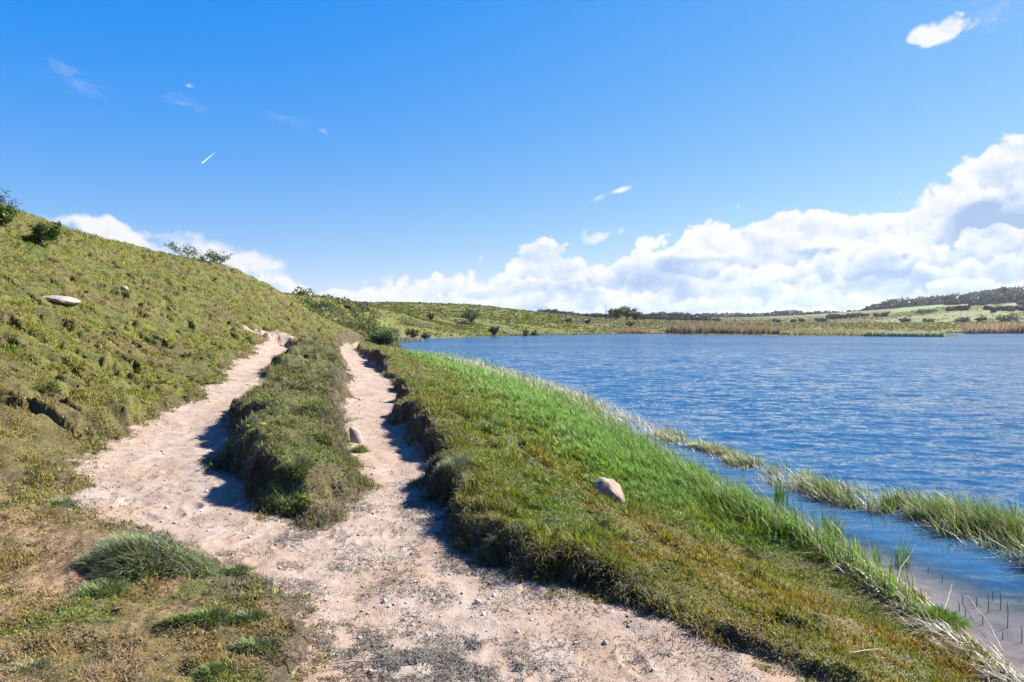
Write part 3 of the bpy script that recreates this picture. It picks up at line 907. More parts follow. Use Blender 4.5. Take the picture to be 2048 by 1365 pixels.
def place_turf(N, r0, r1):
    x, y, r = turf(N, r0, r1)
    z, dd_, d2, lk, s = terrain(x, y, True)
    cl = fbm(x * 3.2, y * 3.2, 201, 3)
    cl2 = fbm(x * 9.0, y * 9.0, 203, 2)
    # where grass can root
    bare = fbm(x * 2.2, y * 2.2, 205, 4)
    keep = (dd_ > -.05 + .10 * (cl2 - .5)) & (lk > -.06)
    stray = (dd_ <= 0) & (rng.uniform(0, 1, N) < .10 * sst(cl, .62, .75) + .28 * sst(dd_, -.28, 0) * sst(cl2, .4, .6)) & (lk > .3)
    dryzone = sst(-y, -6.2, -4.9) * (x < -.5) * (dd_ > 0)
    keep &= ~((rng.uniform(0, 1, N) < dryzone * sst(bare, .42, .58) * .55))
    keep &= ~((d2 < .1) & (rng.uniform(0, 1, N) < .8))
    # worn spots on the slope
    worn = sst(bare, .62, .70) * sst(y, 5, 8) * (x < -3) * (r < 30)
    keep &= rng.uniform(0, 1, N) > worn * .45
    bankf = np.exp(-((dd_ - .09) / .07) ** 2) * (r < 40)
    shf = np.exp(-((dd_ - .16) / .16) ** 2) * (r < 30) * (x > -3.6 - .27 * (y - 5)) * (P_S(x, y) + .25 < z + .1)
    keep &= rng.uniform(0, 1, N) > np.maximum(bankf * .10, shf * .72)
    mwn = fbm(x * 2.0 + 3, y * 2.0, 43, 4)
    keep &= rng.uniform(0, 1, N) > .7 * sst(mwn, .60, .70) * (x + .26 * (y - 5) > .3) * (lk > .8) * (r < 14)
    keep |= stray
    x, y, r, z, dd_, lk, cl, cl2, stray, dryzone = [q[keep] for q in (x, y, r, z, dd_, lk, cl, cl2, stray, dryzone)]
    n = len(x)
    col = cover(x, y, dd_, lk)
    cr = np.clip(r / 10, .0, 4)
    h = (.024 + .0125 * np.clip(r / 6, 0, 5)) * (.48 + 1.4 * sst(cl, .38, .72) * (.3 + 1.3 * cl2)) * rng.uniform(.6, 1.35, n)
    # long lush tussocky growth on the lakeside bank and by the water
    ri = np.where(y < 4, sst(x, .3, .8), sst(x + .26 * (y - 5), -.35, .5))
    strip = (gauss(x, y, .5, 6.2, .5, 1.6) + gauss(x, y, -.25, 8.6, .5, 2.2)).clip(0, 1)
    sedge = sst(-lk, -3.2 - .06 * r, -1.2) * sst(y, 6.5, 9.5) * (r < 75) * ri
    h = h * (1 + .7 * strip) * (1 - .32 * (x < -2.5)) + sedge * (.15 + .14 * rng.uniform(0, 1, n)) * sst(-lk, -3.0 - .06 * r, -.8)
    rimt = np.exp(-((dd_ - .22) / .16) ** 2) * (r < 30) * (1 - dryzone)
    h = h * (1 + .9 * rimt * (1 - .5 * (x < -3.2 - .27 * (y - 5))))
    h = np.where(stray, h * .6, h)
    h = h * (1 - .35 * dryzone)
    w = np.clip(.0024 + .00058 * r, .0024, .05) * rng.uniform(.6, 1.3, n) * np.where(rng.uniform(0, 1, n) < .07, 2.3, 1) * (1 + .9 * sedge) * 1.15
    yaw = rng.uniform(0, 2 * math.pi, n)
    # wind from the lake lays the tall leaves towards the upper left
    lean = np.abs(rng.normal(.45, .35, n)).clip(0, 1.35)
    lean = np.where(stray, rng.uniform(.9, 1.5, n), lean)
    lean = lean * (1 - sedge * .6)
    yaw = np.where(rng.uniform(0, 1, n) < sedge * .8, R(-75) + rng.normal(0, .5, n), yaw)
    # dead leaves among the living
    dead = rng.uniform(0, 1, n) < (.16 + .42 * dryzone + .3 * np.exp(-((dd_ - .05) / .15) ** 2) + .12 * (cl < .45)) * (1 - .7 * sedge)
    shade_face = np.exp(-((dd_ - .10) / .13) ** 2) * (r < 40) * ((x > -3.2 - .27 * (y - 5)))
    dead |= rng.uniform(0, 1, n) < .55 * shade_face
    straw = np.array([[.27, .215, .12]]) * rng.uniform(.5, 1.25, (n, 1))
    greyd = np.array([[.20, .19, .155]]) * rng.uniform(.5, 1.2, (n, 1))
    c = np.where(dead[:, None], np.where(rng.uniform(0, 1, (n, 1)) < .45, greyd, straw), hue_jitter(col, .36))
    rusty = np.array([[.22, .13, .045]]) * rng.uniform(.5, 1.3, (n, 1))
    c = np.where((dead & (rng.uniform(0, 1, n) < .6 * dryzone))[:, None], rusty, c)
    peat_shade = np.array([[.05, .038, .024]]) * rng.uniform(.5, 1.6, (n, 1))  # dead blades on shaded bank faces coloured near black, shade painted in
    c = np.where((dead & (rng.uniform(0, 1, n) < .75 * shade_face))[:, None], peat_shade, c)
    c = np.where(stray[:, None], greyd * .8, c)
    lean = np.where(dead, rng.uniform(.7, 1.5, n), lean)
    tip = c * .85 + np.array([[.20, .19, .05]]) * .25
    base = np.stack([x, y, z - .004], -1)
    return blades(base, yaw, h, w, lean, c, tipc=tip)


NB = 1050000
v, t, c = join([place_turf(NB, 1.9, 16.0), place_turf(int(NB * .42), 16.0, 52.0)])
# long dead and living grass hanging over the broken banks
N = 620000
th = rng.uniform(R(-33), R(16), N); r = np.exp(rng.uniform(math.log(2.6), math.log(19), N))
x = r * np.sin(th); y = r * np.cos(th)
q = sdist(x, y, DIRT)
kq = (q > -.45) & (q < .75)
x, y, r = x[kq], y[kq], r[kq]
z, dd_, d2, lk, s = terrain(x, y, True)
e_ = .02
rise = (P_S(x, y) + .10 < T_S(x, y))
kq = (dd_ > .0) & (dd_ < .42) & (lk > .3) & rise & (rng.uniform(0, 1, len(x)) < np.exp(-((dd_ - .15) / .16) ** 2))
x, y, r, z, dd_, lk = [a_[kq] for a_ in (x, y, r, z, dd_, lk)]
n = len(x)
sl_x = (terrain(x + .05, y) - z) / .05; sl_y = (terrain(x, y + .05) - z) / .05
down = np.arctan2(-sl_x, -sl_y)
cl = fbm(x * 4, y * 4, 221, 3)
kk = rng.uniform(0, 1, n) < .10 + .7 * sst(cl, .42, .62)
x, y, r, z, dd_, lk, down, cl = [a_[kk] for a_ in (x, y, r, z, dd_, lk, down, cl)]
n = len(x)
leftb = (x < -3.2 - .27 * (y - 5)) & (y > 4.6)
col = hue_jitter(cover(x, y, dd_, lk))
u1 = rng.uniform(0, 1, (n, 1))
dk_ = np.array([[.055, .042, .027]]) * rng.uniform(.4, 1.6, (n, 1))  # dark dead blades, with the shade of the bank put into their colour
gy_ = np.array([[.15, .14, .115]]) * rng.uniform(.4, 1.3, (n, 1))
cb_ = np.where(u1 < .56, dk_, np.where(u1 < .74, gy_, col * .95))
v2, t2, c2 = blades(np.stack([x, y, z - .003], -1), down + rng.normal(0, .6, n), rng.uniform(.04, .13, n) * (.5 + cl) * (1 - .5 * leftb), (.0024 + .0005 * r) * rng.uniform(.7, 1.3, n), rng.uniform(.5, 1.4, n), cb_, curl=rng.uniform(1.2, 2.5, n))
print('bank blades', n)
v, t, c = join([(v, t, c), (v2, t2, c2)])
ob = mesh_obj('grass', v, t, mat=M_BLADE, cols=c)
tag(ob, 'short wild grass growing over the hillside, banks and lakeside meadow', 'grass', kind='stuff')
print('grass blades', len(v) // 5)

# grass tufts of the middle distance: single pointed leaves, many together
N = 330000
th = rng.uniform(R(-42), R(41), N)
r = np.exp(rng.uniform(math.log(44), math.log(760), N))
x = r * np.sin(th); y = r * np.cos(th)
z, dd_, d2, lk, s = terrain(x, y, True)
cl = fbm(x * .35, y * .35, 301, 4)
kp = (lk > .2) & (rng.uniform(0, 1, N) < .5 + .7 * sst(cl, .4, .65)) & (dd_ > .1)
kp &= (sdist(x, y, FIELD) > 0) & (sdist(x, y, FIELD2) > 0) & ((sdist(x, y, FIELD3) > 0) | (rng.uniform(0, 1, len(x)) < .15))
x, y, r, z, lk, cl, dd_ = [q[kp] for q in (x, y, r, z, lk, cl, dd_)]
n = len(x)
col = cover(x, y, dd_, lk)
col = np.where((rng.uniform(0, 1, n) < .22 + .4 * (x > 20) * (cl > .5))[:, None], np.array([[.20, .165, .085]]), col)
col = hue_jitter(col, .3)
h = (.08 + .0012 * np.minimum(r, 300)) * (.3 + 1.2 * sst(cl, .4, .7)) * rng.uniform(.6, 1.4, n)
w = .0022 * r * rng.uniform(.6, 1.4, n)
v, t, c = blades(np.stack([x, y, z - .02], -1), rng.uniform(0, 6.28, n), h, w, np.abs(rng.normal(.5, .3, n)), col, wyaw=np.arctan2(x, y) + math.pi / 2 + rng.normal(0, .4, n))
ob = mesh_obj('rough_grass', v, t, mat=M_BLADE, cols=c)
tag(ob, 'rough tussocky pasture grass on the slopes and flats round the far shore', 'grass', kind='stuff')


# ------------------------------------------------------------------ sedge and reeds standing in the water
def along(poly, n, wid, spread=1.0):
    P_ = np.array(poly); seg = np.diff(P_, axis=0); L = np.hypot(seg[:, 0], seg[:, 1])
    cum = np.concatenate([[0], np.cumsum(L)])
    # equal numbers per screen length: weight by 1 / distance
    t = rng.uniform(0, 1, n)
    mids = (P_[1:] + P_[:-1]) / 2
    wgt = L / np.hypot(mids[:, 0], mids[:, 1]); cw = np.concatenate([[0], np.cumsum(wgt)]); cw /= cw[-1]
    k = np.clip(np.searchsorted(cw, t) - 1, 0, len(L) - 1)
    f = (t - cw[k]) / np.maximum(cw[k + 1] - cw[k], 1e-9)
    p = P_[k] + seg[k] * f[:, None]
    nn = np.stack([-seg[k][:, 1], seg[k][:, 0]], -1) / L[k][:, None]
    q = (k + f) / len(L)
    ww = np.interp(q, np.linspace(0, 1, len(wid)), wid)
    off = rng.normal(0, .5, n).clip(-1.2, 1.2) * ww * spread
    return p + nn * off[:, None], q, off / ww


def reeds(name, poly, n, wid, hts, cols, label, clump=.55, leanm=.25, wmul=1.0, seed=1, pale=.3, thin=None):
    p, q, off = along(poly, n, wid)
    x, y = p[:, 0], p[:, 1]
    cl = .5 * fbm(x * 1.0, y * 1.0, 400 + seed, 2) + .5 * fbm(x * 3.1, y * 3.1, 430 + seed, 3)
    kp = rng.uniform(0, 1, n) < (1 - clump) + clump * sst(cl, .42, .58)
    if thin is not None:
        kp &= rng.uniform(0, 1, n) < np.interp(q, np.linspace(0, 1, len(thin)), thin)
    x, y, q, off, cl = [a_[kp] for a_ in (x, y, q, off, cl)]
    n = len(x)
    z = np.maximum(terrain(x, y), -.25) - .01
    r = np.hypot(x, y)
    h = np.interp(q, np.linspace(0, 1, len(hts)), hts) * rng.uniform(.45, 1.25, n) * (.75 + .5 * cl)
    w = np.clip(.006 + .00075 * r, .004, .035) * rng.uniform(.6, 1.3, n) * wmul
    yaw = R(-72) + rng.normal(0, .75, n)
    lean = np.abs(rng.normal(leanm, .22, n))
    g1, g2 = np.array(cols[0]), np.array(cols[1])
    f = rng.uniform(0, 1, (n, 1))
    c = hue_jitter(g1 * f + g2 * (1 - f), .34)
    pl = rng.uniform(0, 1, n) < (pale if np.isscalar(pale) else np.interp(q, np.linspace(0, 1, len(pale)), pale))
    straw = np.array([[.34, .30, .20]]) * rng.uniform(.6, 1.3, (n, 1))
    c = np.where(pl[:, None], straw, c)
    lean = np.where(pl, lean + rng.uniform(0, .8, n), lean)
    h = np.where(pl, h * .85, h)
    v, t, c = blades(np.stack([x, y, z], -1), yaw, h, w, lean, c, curl=rng.uniform(.05, .7, n))
    ob = mesh_obj(name, v, t, mat=M_REED, cols=c)
    tag(ob, label, 'reeds', kind='stuff')
    return ob


edge = [pz(a, b, 0) for a, b in [(1830, 1230), (1745, 1160), (1650, 1100), (1560, 1065), (1490, 1030), (1425, 990), (1350, 948), (1270, 902), (1215, 868), (1165, 838), (1100, 800), (1000, 760), (900, 725), (830, 706)]]
reeds('shore_reeds', edge, 34000, [.10, .22, .35, .4, .4, .5, .6, .8, 1.2, 2.0, 3.5], [.18, .30, .36, .38, .36, .34, .34, .34, .36], ((.075, .15, .012), (.13, .20, .03)),
      'fresh green sedge fringe rooted along the near edge of the lake', clump=.75, seed=1, pale=[.35, .12, .12, .12, .15, .2, .25], thin=[.2, .25, .4, .7, .9, 1, 1])
outer = [pz(a, b, 0) for a, b in [(1340, 872), (1240, 832), (1180, 808), (1120, 784), (1060, 768), (1000, 752), (960, 738), (910, 722)]]
reeds('pale_reeds', outer, 13000, [.5, .6, .8, 1.0, 1.4], [.22, .28, .32, .36], ((.22, .21, .12), (.30, .27, .17)),
      'bleached reed stems on the outer water edge of the green fringe', clump=.6, seed=2, pale=.6, leanm=.4, thin=[.45, .8, 1, 1, .8])
strip_ = [pz(a, b, 0) for a, b in [(2300, 1165), (2180, 1120), (2048, 1075), (1960, 1052), (1880, 1030), (1800, 1014), (1730, 1000), (1660, 985), (1600, 962), (1540, 942), (1470, 915), (1400, 890), (1330, 868)]]
reeds('reed_belt', strip_, 46000, [.66, .66, .6, .52, .46, .42, .38, .38, .42], [.46, .44, .42, .38, .34, .30, .26, .24], ((.07, .13, .014), (.15, .19, .05)),
      'leaning belt of reeds standing in open water parallel to the shore', clump=.95, seed=3, pale=[.4, .45, .5, .6, .7, .75], leanm=.45, thin=[1, 1, 1, 1, .95, .9, .8])

low = [pz(a, b, 0) for a, b in [(2150, 1440), (2000, 1352), (1950, 1310), (1900, 1275), (1830, 1215), (1745, 1152), (1650, 1095), (1560, 1060)]]
reeds('dead_reeds', low, 9500, [.12, .16, .18, .2, .2, .2], [.16, .18, .16, .14], ((.16, .135, .085), (.24, .21, .15)),
      'flattened dead reed litter washed up along the muddy edge at the lower right', clump=.8, seed=7, pale=.4, leanm=1.25, wmul=.8)

# ------------------------------------------------------------------ small builders
R2 = random.Random(11)


def simple_mat(name, c1, c2, scale=8.0, rough=0.85, bumpd=0.01, spec=0.3, c3=None):
    m, g, out = new_mat(name)
    tcn = g.n.new('ShaderNodeTexCoord').outputs['Object']
    n = g.noise(tcn, scale, 6, 0.62)
    c = g.mix(g.sstep(n, 0.35, 0.65), c1, c2)
    if c3:
        c = g.mix(g.sstep(g.noise(tcn, scale * .5, 4, 0.7), 0.56, 0.64), c, c3)
    p = g.n.new('ShaderNodeBsdfPrincipled')
    g.l.new(c, p.inputs['Base Color'])
    g.put(p.inputs['Roughness'], rough); g.put(p.inputs['Specular IOR Level'], spec)
    g.l.new(g.bump(g.noise(tcn, scale * 4, 5, 0.65), bumpd, 0.8), p.inputs['Normal'])
    g.l.new(p.outputs[0], out.inputs[0])
    return m


M_STONE = simple_mat('pinkish_granite', (.20, .14, .10), (.27, .20, .155), 9, .8, .006, .3, (.14, .10, .075))
M_PALE = simple_mat('pale_weathered_stone', (.21, .17, .14), (.29, .245, .21), 5, .85, .01, .3, (.15, .125, .105))
M_WHITE = simple_mat('white_flint', (.36, .34, .31), (.46, .44, .41), 14, .7, .003, .4)
M_GREYST = simple_mat('grey_pebble', (.20, .185, .17), (.30, .28, .26), 14, .8, .003, .3)
M_BARK = simple_mat('bark', (.055, .042, .032), (.12, .095, .075), 12, .9, .01)
M_STRAW = simple_mat('dry_straw', (.20, .165, .105), (.29, .245, .17), 20, .7, .001, .4)
M_DARKST = simple_mat('wet_dark_stem', (.035, .026, .018), (.07, .052, .036), 20, .7, .001, .4)
M_POST = simple_mat('weathered_timber', (.17, .15, .125), (.28, .25, .21), 10, .9, .004)
M_PETAL = simple_mat('dandelion_petal', (.62, .42, .006), (.75, .54, .012), 30, .6, .001)
M_GREENST = simple_mat('green_stem', (.08, .14, .02), (.14, .18, .04), 30, .6, .001)
M_METAL = simple_mat('grey_steel', (.20, .20, .21), (.26, .26, .27), 4, .5, .001, .5)


def tubes(lines, sides=4):
    """lines: list of (points Nx3, radii N)"""
    vs, fs, tris = [], [], []
    o = 0
    for P_, rad in lines:
        P_ = np.asarray(P_, float); n = len(P_)
        tg = np.gradient(P_, axis=0)
        tg /= np.linalg.norm(tg, axis=1)[:, None] + 1e-9
        ref = np.array([0, 0, 1.0]) if abs(tg[0][2]) < .8 else np.array([1.0, 0, 0])
        a = np.cross(tg, ref); a /= np.linalg.norm(a, axis=1)[:, None] + 1e-9
        b = np.cross(tg, a)
        k = np.arange(sides) * 2 * math.pi / sides
        ring = P_[:, None] + (a[:, None] * np.cos(k)[None, :, None] + b[:, None] * np.sin(k)[None, :, None]) * np.asarray(rad)[:, None, None]
        vs.append(ring.reshape(-1, 3))
        i = np.arange(n - 1)[:, None] * sides; j = np.arange(sides)[None]; j2 = (j + 1) % sides
        fs.append((np.stack(np.broadcast_arrays(i + j, i + j2, i + sides + j2, i + sides + j), -1).reshape(-1, 4)) + o)
        o += n * sides
    return np.concatenate(vs), np.concatenate(fs)


def leaves(cent, size, col, aspect=1.6):
    """small pointed leaf quads, randomly turned"""
    n = len(cent)
    a = rng.normal(0, 1, (n, 3)); a /= np.linalg.norm(a, axis=1)[:, None]
    b = rng.normal(0, 1, (n, 3)); b = np.cross(a, b); b /= np.linalg.norm(b, axis=1)[:, None] + 1e-9
    s = (np.ones(n) * size * rng.uniform(.6, 1.4, n))[:, None]
    v = np.stack([cent - a * s * aspect * .5, cent + b * s * .5, cent + a * s * aspect * .5, cent - b * s * .5], 1).reshape(-1, 3)
    f = (np.arange(n) * 4)[:, None] + np.array([[0, 1, 2, 3]])
    return v, f, np.repeat(col, 4, axis=0)


def branching(seed, H, W, n0, up=.75, depth=2, r0=.03, wind=-.12, trunk=0.0):
    """curving limbs that fork; returns tubes and the points near the twig ends"""
    rr = random.Random(seed)
    lines, tips = [], []

    def grow(p, d, L, rad, lev):
        n = 6
        pts = [p]; q = Vector(p); dd = Vector(d).normalized()
        for i in range(n):
            dd = (dd + Vector((rr.gauss(0, .16), rr.gauss(0, .16), rr.gauss(.04, .10)))).normalized()
            dd = (dd + Vector((wind * .12, 0, 0))).normalized()
            q = q + dd * (L / n)
            pts.append(tuple(q))
        lines.append((pts, [rad * (1 - .72 * i / n) for i in range(n + 1)]))
        tips.extend(pts[2:] if lev >= 1 or depth == 1 else pts[4:])
        if lev < depth:
            for k in range(rr.choice((2, 3, 3, 4))):
                i = rr.randint(2, n)
                a = rr.uniform(0, 6.28)
                nd = (dd * .75 + Vector((math.cos(a), math.sin(a), rr.uniform(-.1, .7))) * .75)
                grow(pts[i], nd, L * rr.uniform(.45, .7), rad * .5, lev + 1)
    if trunk > 0:
        pts = [(0, 0, -.1 * H)]
        x = y = 0.0
        for i in range(5):
            x += rr.gauss(0, .02) * H; y += rr.gauss(0, .02) * H
            pts.append((x, y, trunk * H * (i + 1) / 5))
        lines.append((pts, [r0 * (1.5 - .1 * i) for i in range(6)]))
    for k in range(n0):
        a = 6.28 * k / n0 + rr.uniform(-.4, .4)
        sp = rr.uniform(.25, 1.0)
        z0 = trunk * H * rr.uniform(.6, 1.0) if trunk else -.03
        p0 = (0, 0, z0) if trunk else (math.cos(a) * W * .10, math.sin(a) * W * .10, -.05)
        d = Vector((math.cos(a) * sp * W / max(H, .1), math.sin(a) * sp * W / max(H, .1), up + rr.uniform(0, .3)))
        L = (H - z0) * rr.uniform(.5, .78)
        grow(p0, d, L, r0 * rr.uniform(.6, 1), 0)
    return lines, np.array(tips)


def woody(name, px, py, D, wpx, hpx, label, cat, col, group=None, seed=1, leaf=None, nleaf=2500, n0=7, bare=0.0, trunk=0.0, dense=.12, snap=True, parts=('stem', 'foliage')):
    x, y, _z = gd(px, py, D)
    z = float(terrain(np.array([x]), np.array([y]))[0])
    W = wpx * D / F; H = hpx * D / F
    r = math.hypot(x, y)
    lf = leaf or max(.035, r * .0012)
    o = thing(name, (x, y, z - .02), label, cat, group)
    lines, tips = branching(seed, H, W * .55, n0, r0=max(.02 * H, r * .00022), trunk=trunk)
    # fit to the measured size
    allp = np.concatenate([np.array(l[0]) for l in lines])
    k = np.array([W / (allp[:, 0].max() - allp[:, 0].min()), W / (allp[:, 1].max() - allp[:, 1].min()), H / allp[:, 2].max()]) * .96
    lines = [(np.array(p_) * k, rd) for p_, rd in lines]
    tips = tips * k
    v, f = tubes(lines)
    mesh_obj(parts[0], v, f, M_BARK, smooth=True, parent=o)
    idx = rng.integers(0, len(tips), nleaf)
    # leaves gather in sprays round some of the twigs, leaving gaps
    ok = np.random.default_rng(seed).uniform(0, 1, len(tips)) > bare
    idx = idx[ok[idx]]
    c = tips[idx] + rng.normal(0, 1, (len(idx), 3)) * dense * np.array([W, W, H]) * .5
    c = c[c[:, 2] > .02 * H]
    base = np.array([col]) * np.exp(rng.normal(0, .28, len(c)))[:, None] * np.exp(rng.normal(0, .07, (len(c), 3)))
    v, f, cc = leaves(c, lf, np.clip(base, .004, .8))
    mesh_obj(parts[1], v, f, M_LEAF, parent=o, cols=cc)
    return o


GB = 'bushes on the hillside'
woody('hawthorn_shrub', 4, 428, 27, 56, 44, 'wind-blown dark hawthorn on the skyline at the far left of the hill', 'shrub', (.03, .05, .02), seed=3, nleaf=700, bare=.5, leaf=.045)
woody('gorse_bush', 8, 462, 23, 62, 50, 'green bush just below the hawthorn at the left edge of the hill', 'shrub', (.07, .11, .02), seed=4, nleaf=2600, leaf=.05)
woody('gorse_bush', 88, 499, 23, 56, 40, 'round dark green bush alone in the hollow of the left hillside', 'shrub', (.055, .09, .018), seed=5, nleaf=3200, leaf=.045)
woody('gorse_bush', 118, 464, 30, 17, 16, 'tiny dark bush on the left skyline behind the round bush', 'shrub', (.03, .045, .015), seed=6, nleaf=500, leaf=.05)
woody('hawthorn_shrub', 368, 514, 35, 66, 34, 'taller of the open leafy shrubs on the crest of the hill', 'shrub', (.075, .10, .03), seed=7, nleaf=1100, bare=.45, leaf=.045, n0=9)
woody('hawthorn_shrub', 412, 524, 36, 40, 20, 'low straggly shrub between the two crest shrubs', 'shrub', (.06, .09, .025), seed=8, nleaf=520, bare=.4, leaf=.045)
woody('hawthorn_shrub', 440, 530, 36.8, 48, 29, 'bushy shrub where the hill crest starts to drop towards the lake', 'shrub', (.06, .09, .025), seed=9, nleaf=1300, bare=.3, leaf=.045)
woody('hawthorn_shrub', 700, 615, 86, 26, 12, 'small dark shrub on the smooth skyline of the second hill', 'shrub', (.02, .035, .012), seed=10, nleaf=500)
woody('willow_tree', 789, 644, 92, 29, 36, 'pale twiggy willow rising above the skyline beyond the path', 'tree', (.16, .18, .10), seed=11, nleaf=1300, n0=10, bare=.2, leaf=.11, trunk=.12, parts=('trunk', 'crown'))
woody('thorn_bush', 788, 662, 84, 26, 22, 'dark bush at the foot of the pale willow', 'shrub', (.03, .045, .015), seed=12, nleaf=1600)
woody('thorn_bush', 714, 668, 52, 44, 34, 'broad olive bush on the slope right of the spur', 'shrub', (.10, .12, .028), seed=13, nleaf=3800, leaf=.06, dense=.2)
woody('thorn_bush', 742, 676, 58, 30, 34, 'twiggy dull green bush beside the broad olive one', 'shrub', (.06, .085, .025), seed=14, nleaf=1900, bare=.3)
woody('young_willow', 774, 684, 66, 24, 44, 'upright yellow-green young willow above the lake corner', 'shrub', (.14, .20, .03), seed=15, nleaf=1700, n0=10)
woody('young_willow', 757, 690, 52, 26, 34, 'small yellow-green sapling between the dark hawthorn and the slope', 'shrub', (.13, .18, .03), seed=16, nleaf=1300)
woody('hawthorn_shrub', 766, 704, 37, 56, 34, 'dense dark hawthorn beside the path at the corner of the lake', 'shrub', (.038, .058, .022), seed=17, nleaf=4600, leaf=.045, dense=.16, n0=11)
woody('thorn_bush', 826, 672, 110, 26, 20, 'dark low bush on the bank left of the far shore', 'shrub', (.035, .055, .018), seed=18, nleaf=1100)
woody('thorn_bush', 852, 671, 112, 17, 12, 'small bush right next to the dark low bush on the far bank', 'shrub', (.05, .075, .02), seed=19, nleaf=700)
woody('thorn_bush', 862, 648, 150, 12, 15, 'lone upright bush on the open green slope', 'shrub', (.02, .03, .012), seed=20, nleaf=600)
woody('field_tree', 944, 648, 160, 36, 36, 'round spreading tree beside the stone wall on the far slope', 'tree', (.075, .10, .03), seed=21, nleaf=1700, n0=11, bare=.2, trunk=.14, parts=('trunk', 'crown'))
woody('thorn_bush', 988, 662, 128, 19, 24, 'dark tapering thorn bush near the far shore', 'shrub', (.03, .045, .015), seed=22, nleaf=900)
woody('thorn_bush', 1051, 666, 136, 13, 15, 'left of the two small bushes at the water edge', 'shrub', (.025, .035, .014), seed=23, nleaf=500)
woody('thorn_bush', 1069, 664, 140, 10, 14, 'right and slighter of the two small bushes at the water edge', 'shrub', (.03, .042, .015), seed=24, nleaf=350)
woody('thorn_bush', 1012, 664, 137, 9, 8, 'tiny scrub between the tapering thorn and the water-edge bushes', 'shrub', (.03, .045, .015), seed=25, nleaf=250)
woody('field_tree', 1232, 641, 330, 30, 22, 'left tree of the bright green clump beyond the lake', 'tree', (.10, .13, .035), 'green trees in a clump beyond the lake', seed=26, nleaf=1500, trunk=.1, leaf=.6, parts=('trunk', 'crown'))
woody('field_tree', 1254, 641, 340, 34, 27, 'tallest middle tree of the bright green clump beyond the lake', 'tree', (.085, .115, .035), 'green trees in a clump beyond the lake', seed=27, nleaf=1700, trunk=.1, leaf=.6, parts=('trunk', 'crown'))
woody('field_tree', 1273, 641, 335, 22, 19, 'right small tree of the bright green clump beyond the lake', 'tree', (.11, .13, .04), 'green trees in a clump beyond the lake', seed=28, nleaf=1100, trunk=.1, leaf=.6, parts=('trunk', 'crown'))
woody('thorn_bush', 1138, 650, 220, 12, 9, 'dark bush at the left end of the pale field wall', 'shrub', (.03, .04, .015), seed=29, nleaf=350)
woody('thorn_bush', 1176, 651, 215, 12, 9, 'dark bush at the right end of the pale field wall', 'shrub', (.03, .04, .015), seed=30, nleaf=350)
woody('thorn_bush', 1261, 652, 215, 18, 8, 'low grey-green bush behind the left reed bed', 'shrub', (.07, .08, .04), seed=31, nleaf=500)
for i, (bx, by, bD, bw, bh, lb) in enumerate([
        (1432, 641, 440, 16, 8, 'low bush left of the long marsh strip'), (1552, 642, 430, 15, 8, 'left bush of the row on the pale flats'), (1588, 642, 430, 11, 7, 'small bush in the row on the pale flats, second from the left'),
        (1604, 641, 430, 13, 9, 'rounder bush in the row on the pale flats, third from the left'), (1642, 639, 440, 22, 9, 'wide hedge-like bush on the pale flats below the distant wood'),
        (1752, 634, 520, 11, 9, 'small dark bush left of the sown field'), (1769, 634, 520, 21, 11, 'wider dark bush just left of the sown field'), (1848, 632, 520, 34, 11, 'long dark hedge bush under the bright sown field'),
        (1812, 644, 400, 26, 10, 'grey-brown bush beside the marsh below the hedge'), (1858, 642, 390, 20, 9, 'brown scrub bush right of the grey-brown one'), (1925, 641, 380, 28, 11, 'brown bush midway along the right-hand rough pasture'),
        (1963, 639, 380, 24, 12, 'brown bush left of the big rounded thicket'), (2020, 641, 330, 48, 20, 'big rounded brown-green thicket near the right edge'), (2044, 614, 560, 22, 10, 'bush in the upper field at the right edge')]):
    woody('marsh_bush', bx, by, bD, bw, bh, lb, 'shrub', (.10, .092, .055) if i % 3 else (.075, .082, .04), seed=40 + i, nleaf=450 + int(bw * 22), leaf=bD * .0012, n0=8, dense=.14, bare=.15)


# scrub covering the steep slope between the spur and the far shore
rg = np.random.default_rng(91)
cs, cc = [], []
for k in range(170):
    px_ = rg.uniform(596, 800); D_ = rg.uniform(41, 98)
    X_ = (px_ - 1024) / F * D_; Y_ = D_
    Z_ = float(terrain(np.array([X_]), np.array([Y_]))[0])
    if Z_ < .25:
        continue
    rad = rg.uniform(.35, 1.1); H_ = rad * rg.uniform(.6, 1.2)
    m_ = 120
    u = rg.normal(0, 1, (m_, 3)); u /= np.linalg.norm(u, axis=1)[:, None]
    q = u * (rg.uniform(.3, 1, m_) ** .5)[:, None] * np.array([rad, rad, H_]); q[:, 2] = np.abs(q[:, 2])
    cs.append(q + np.array([X_, Y_, Z_]))
    colr = np.array([(.14, .17, .03), (.09, .12, .03), (.20, .19, .05), (.06, .075, .03), (.16, .14, .06)][rg.integers(0, 5)])
    cc.append(np.tile(colr, (m_, 1)) * np.exp(rg.normal(0, .25, (m_, 1))))
cs = np.concatenate(cs); cc = np.concatenate(cc)
v, f, c = leaves(cs, .0019 * np.hypot(cs[:, 0], cs[:, 1]), cc)
tag(mesh_obj('scrub', v, f, M_LEAF, cols=c), 'low yellow-green scrub covering the slope beyond the bend of the path', 'scrub', kind='stuff')


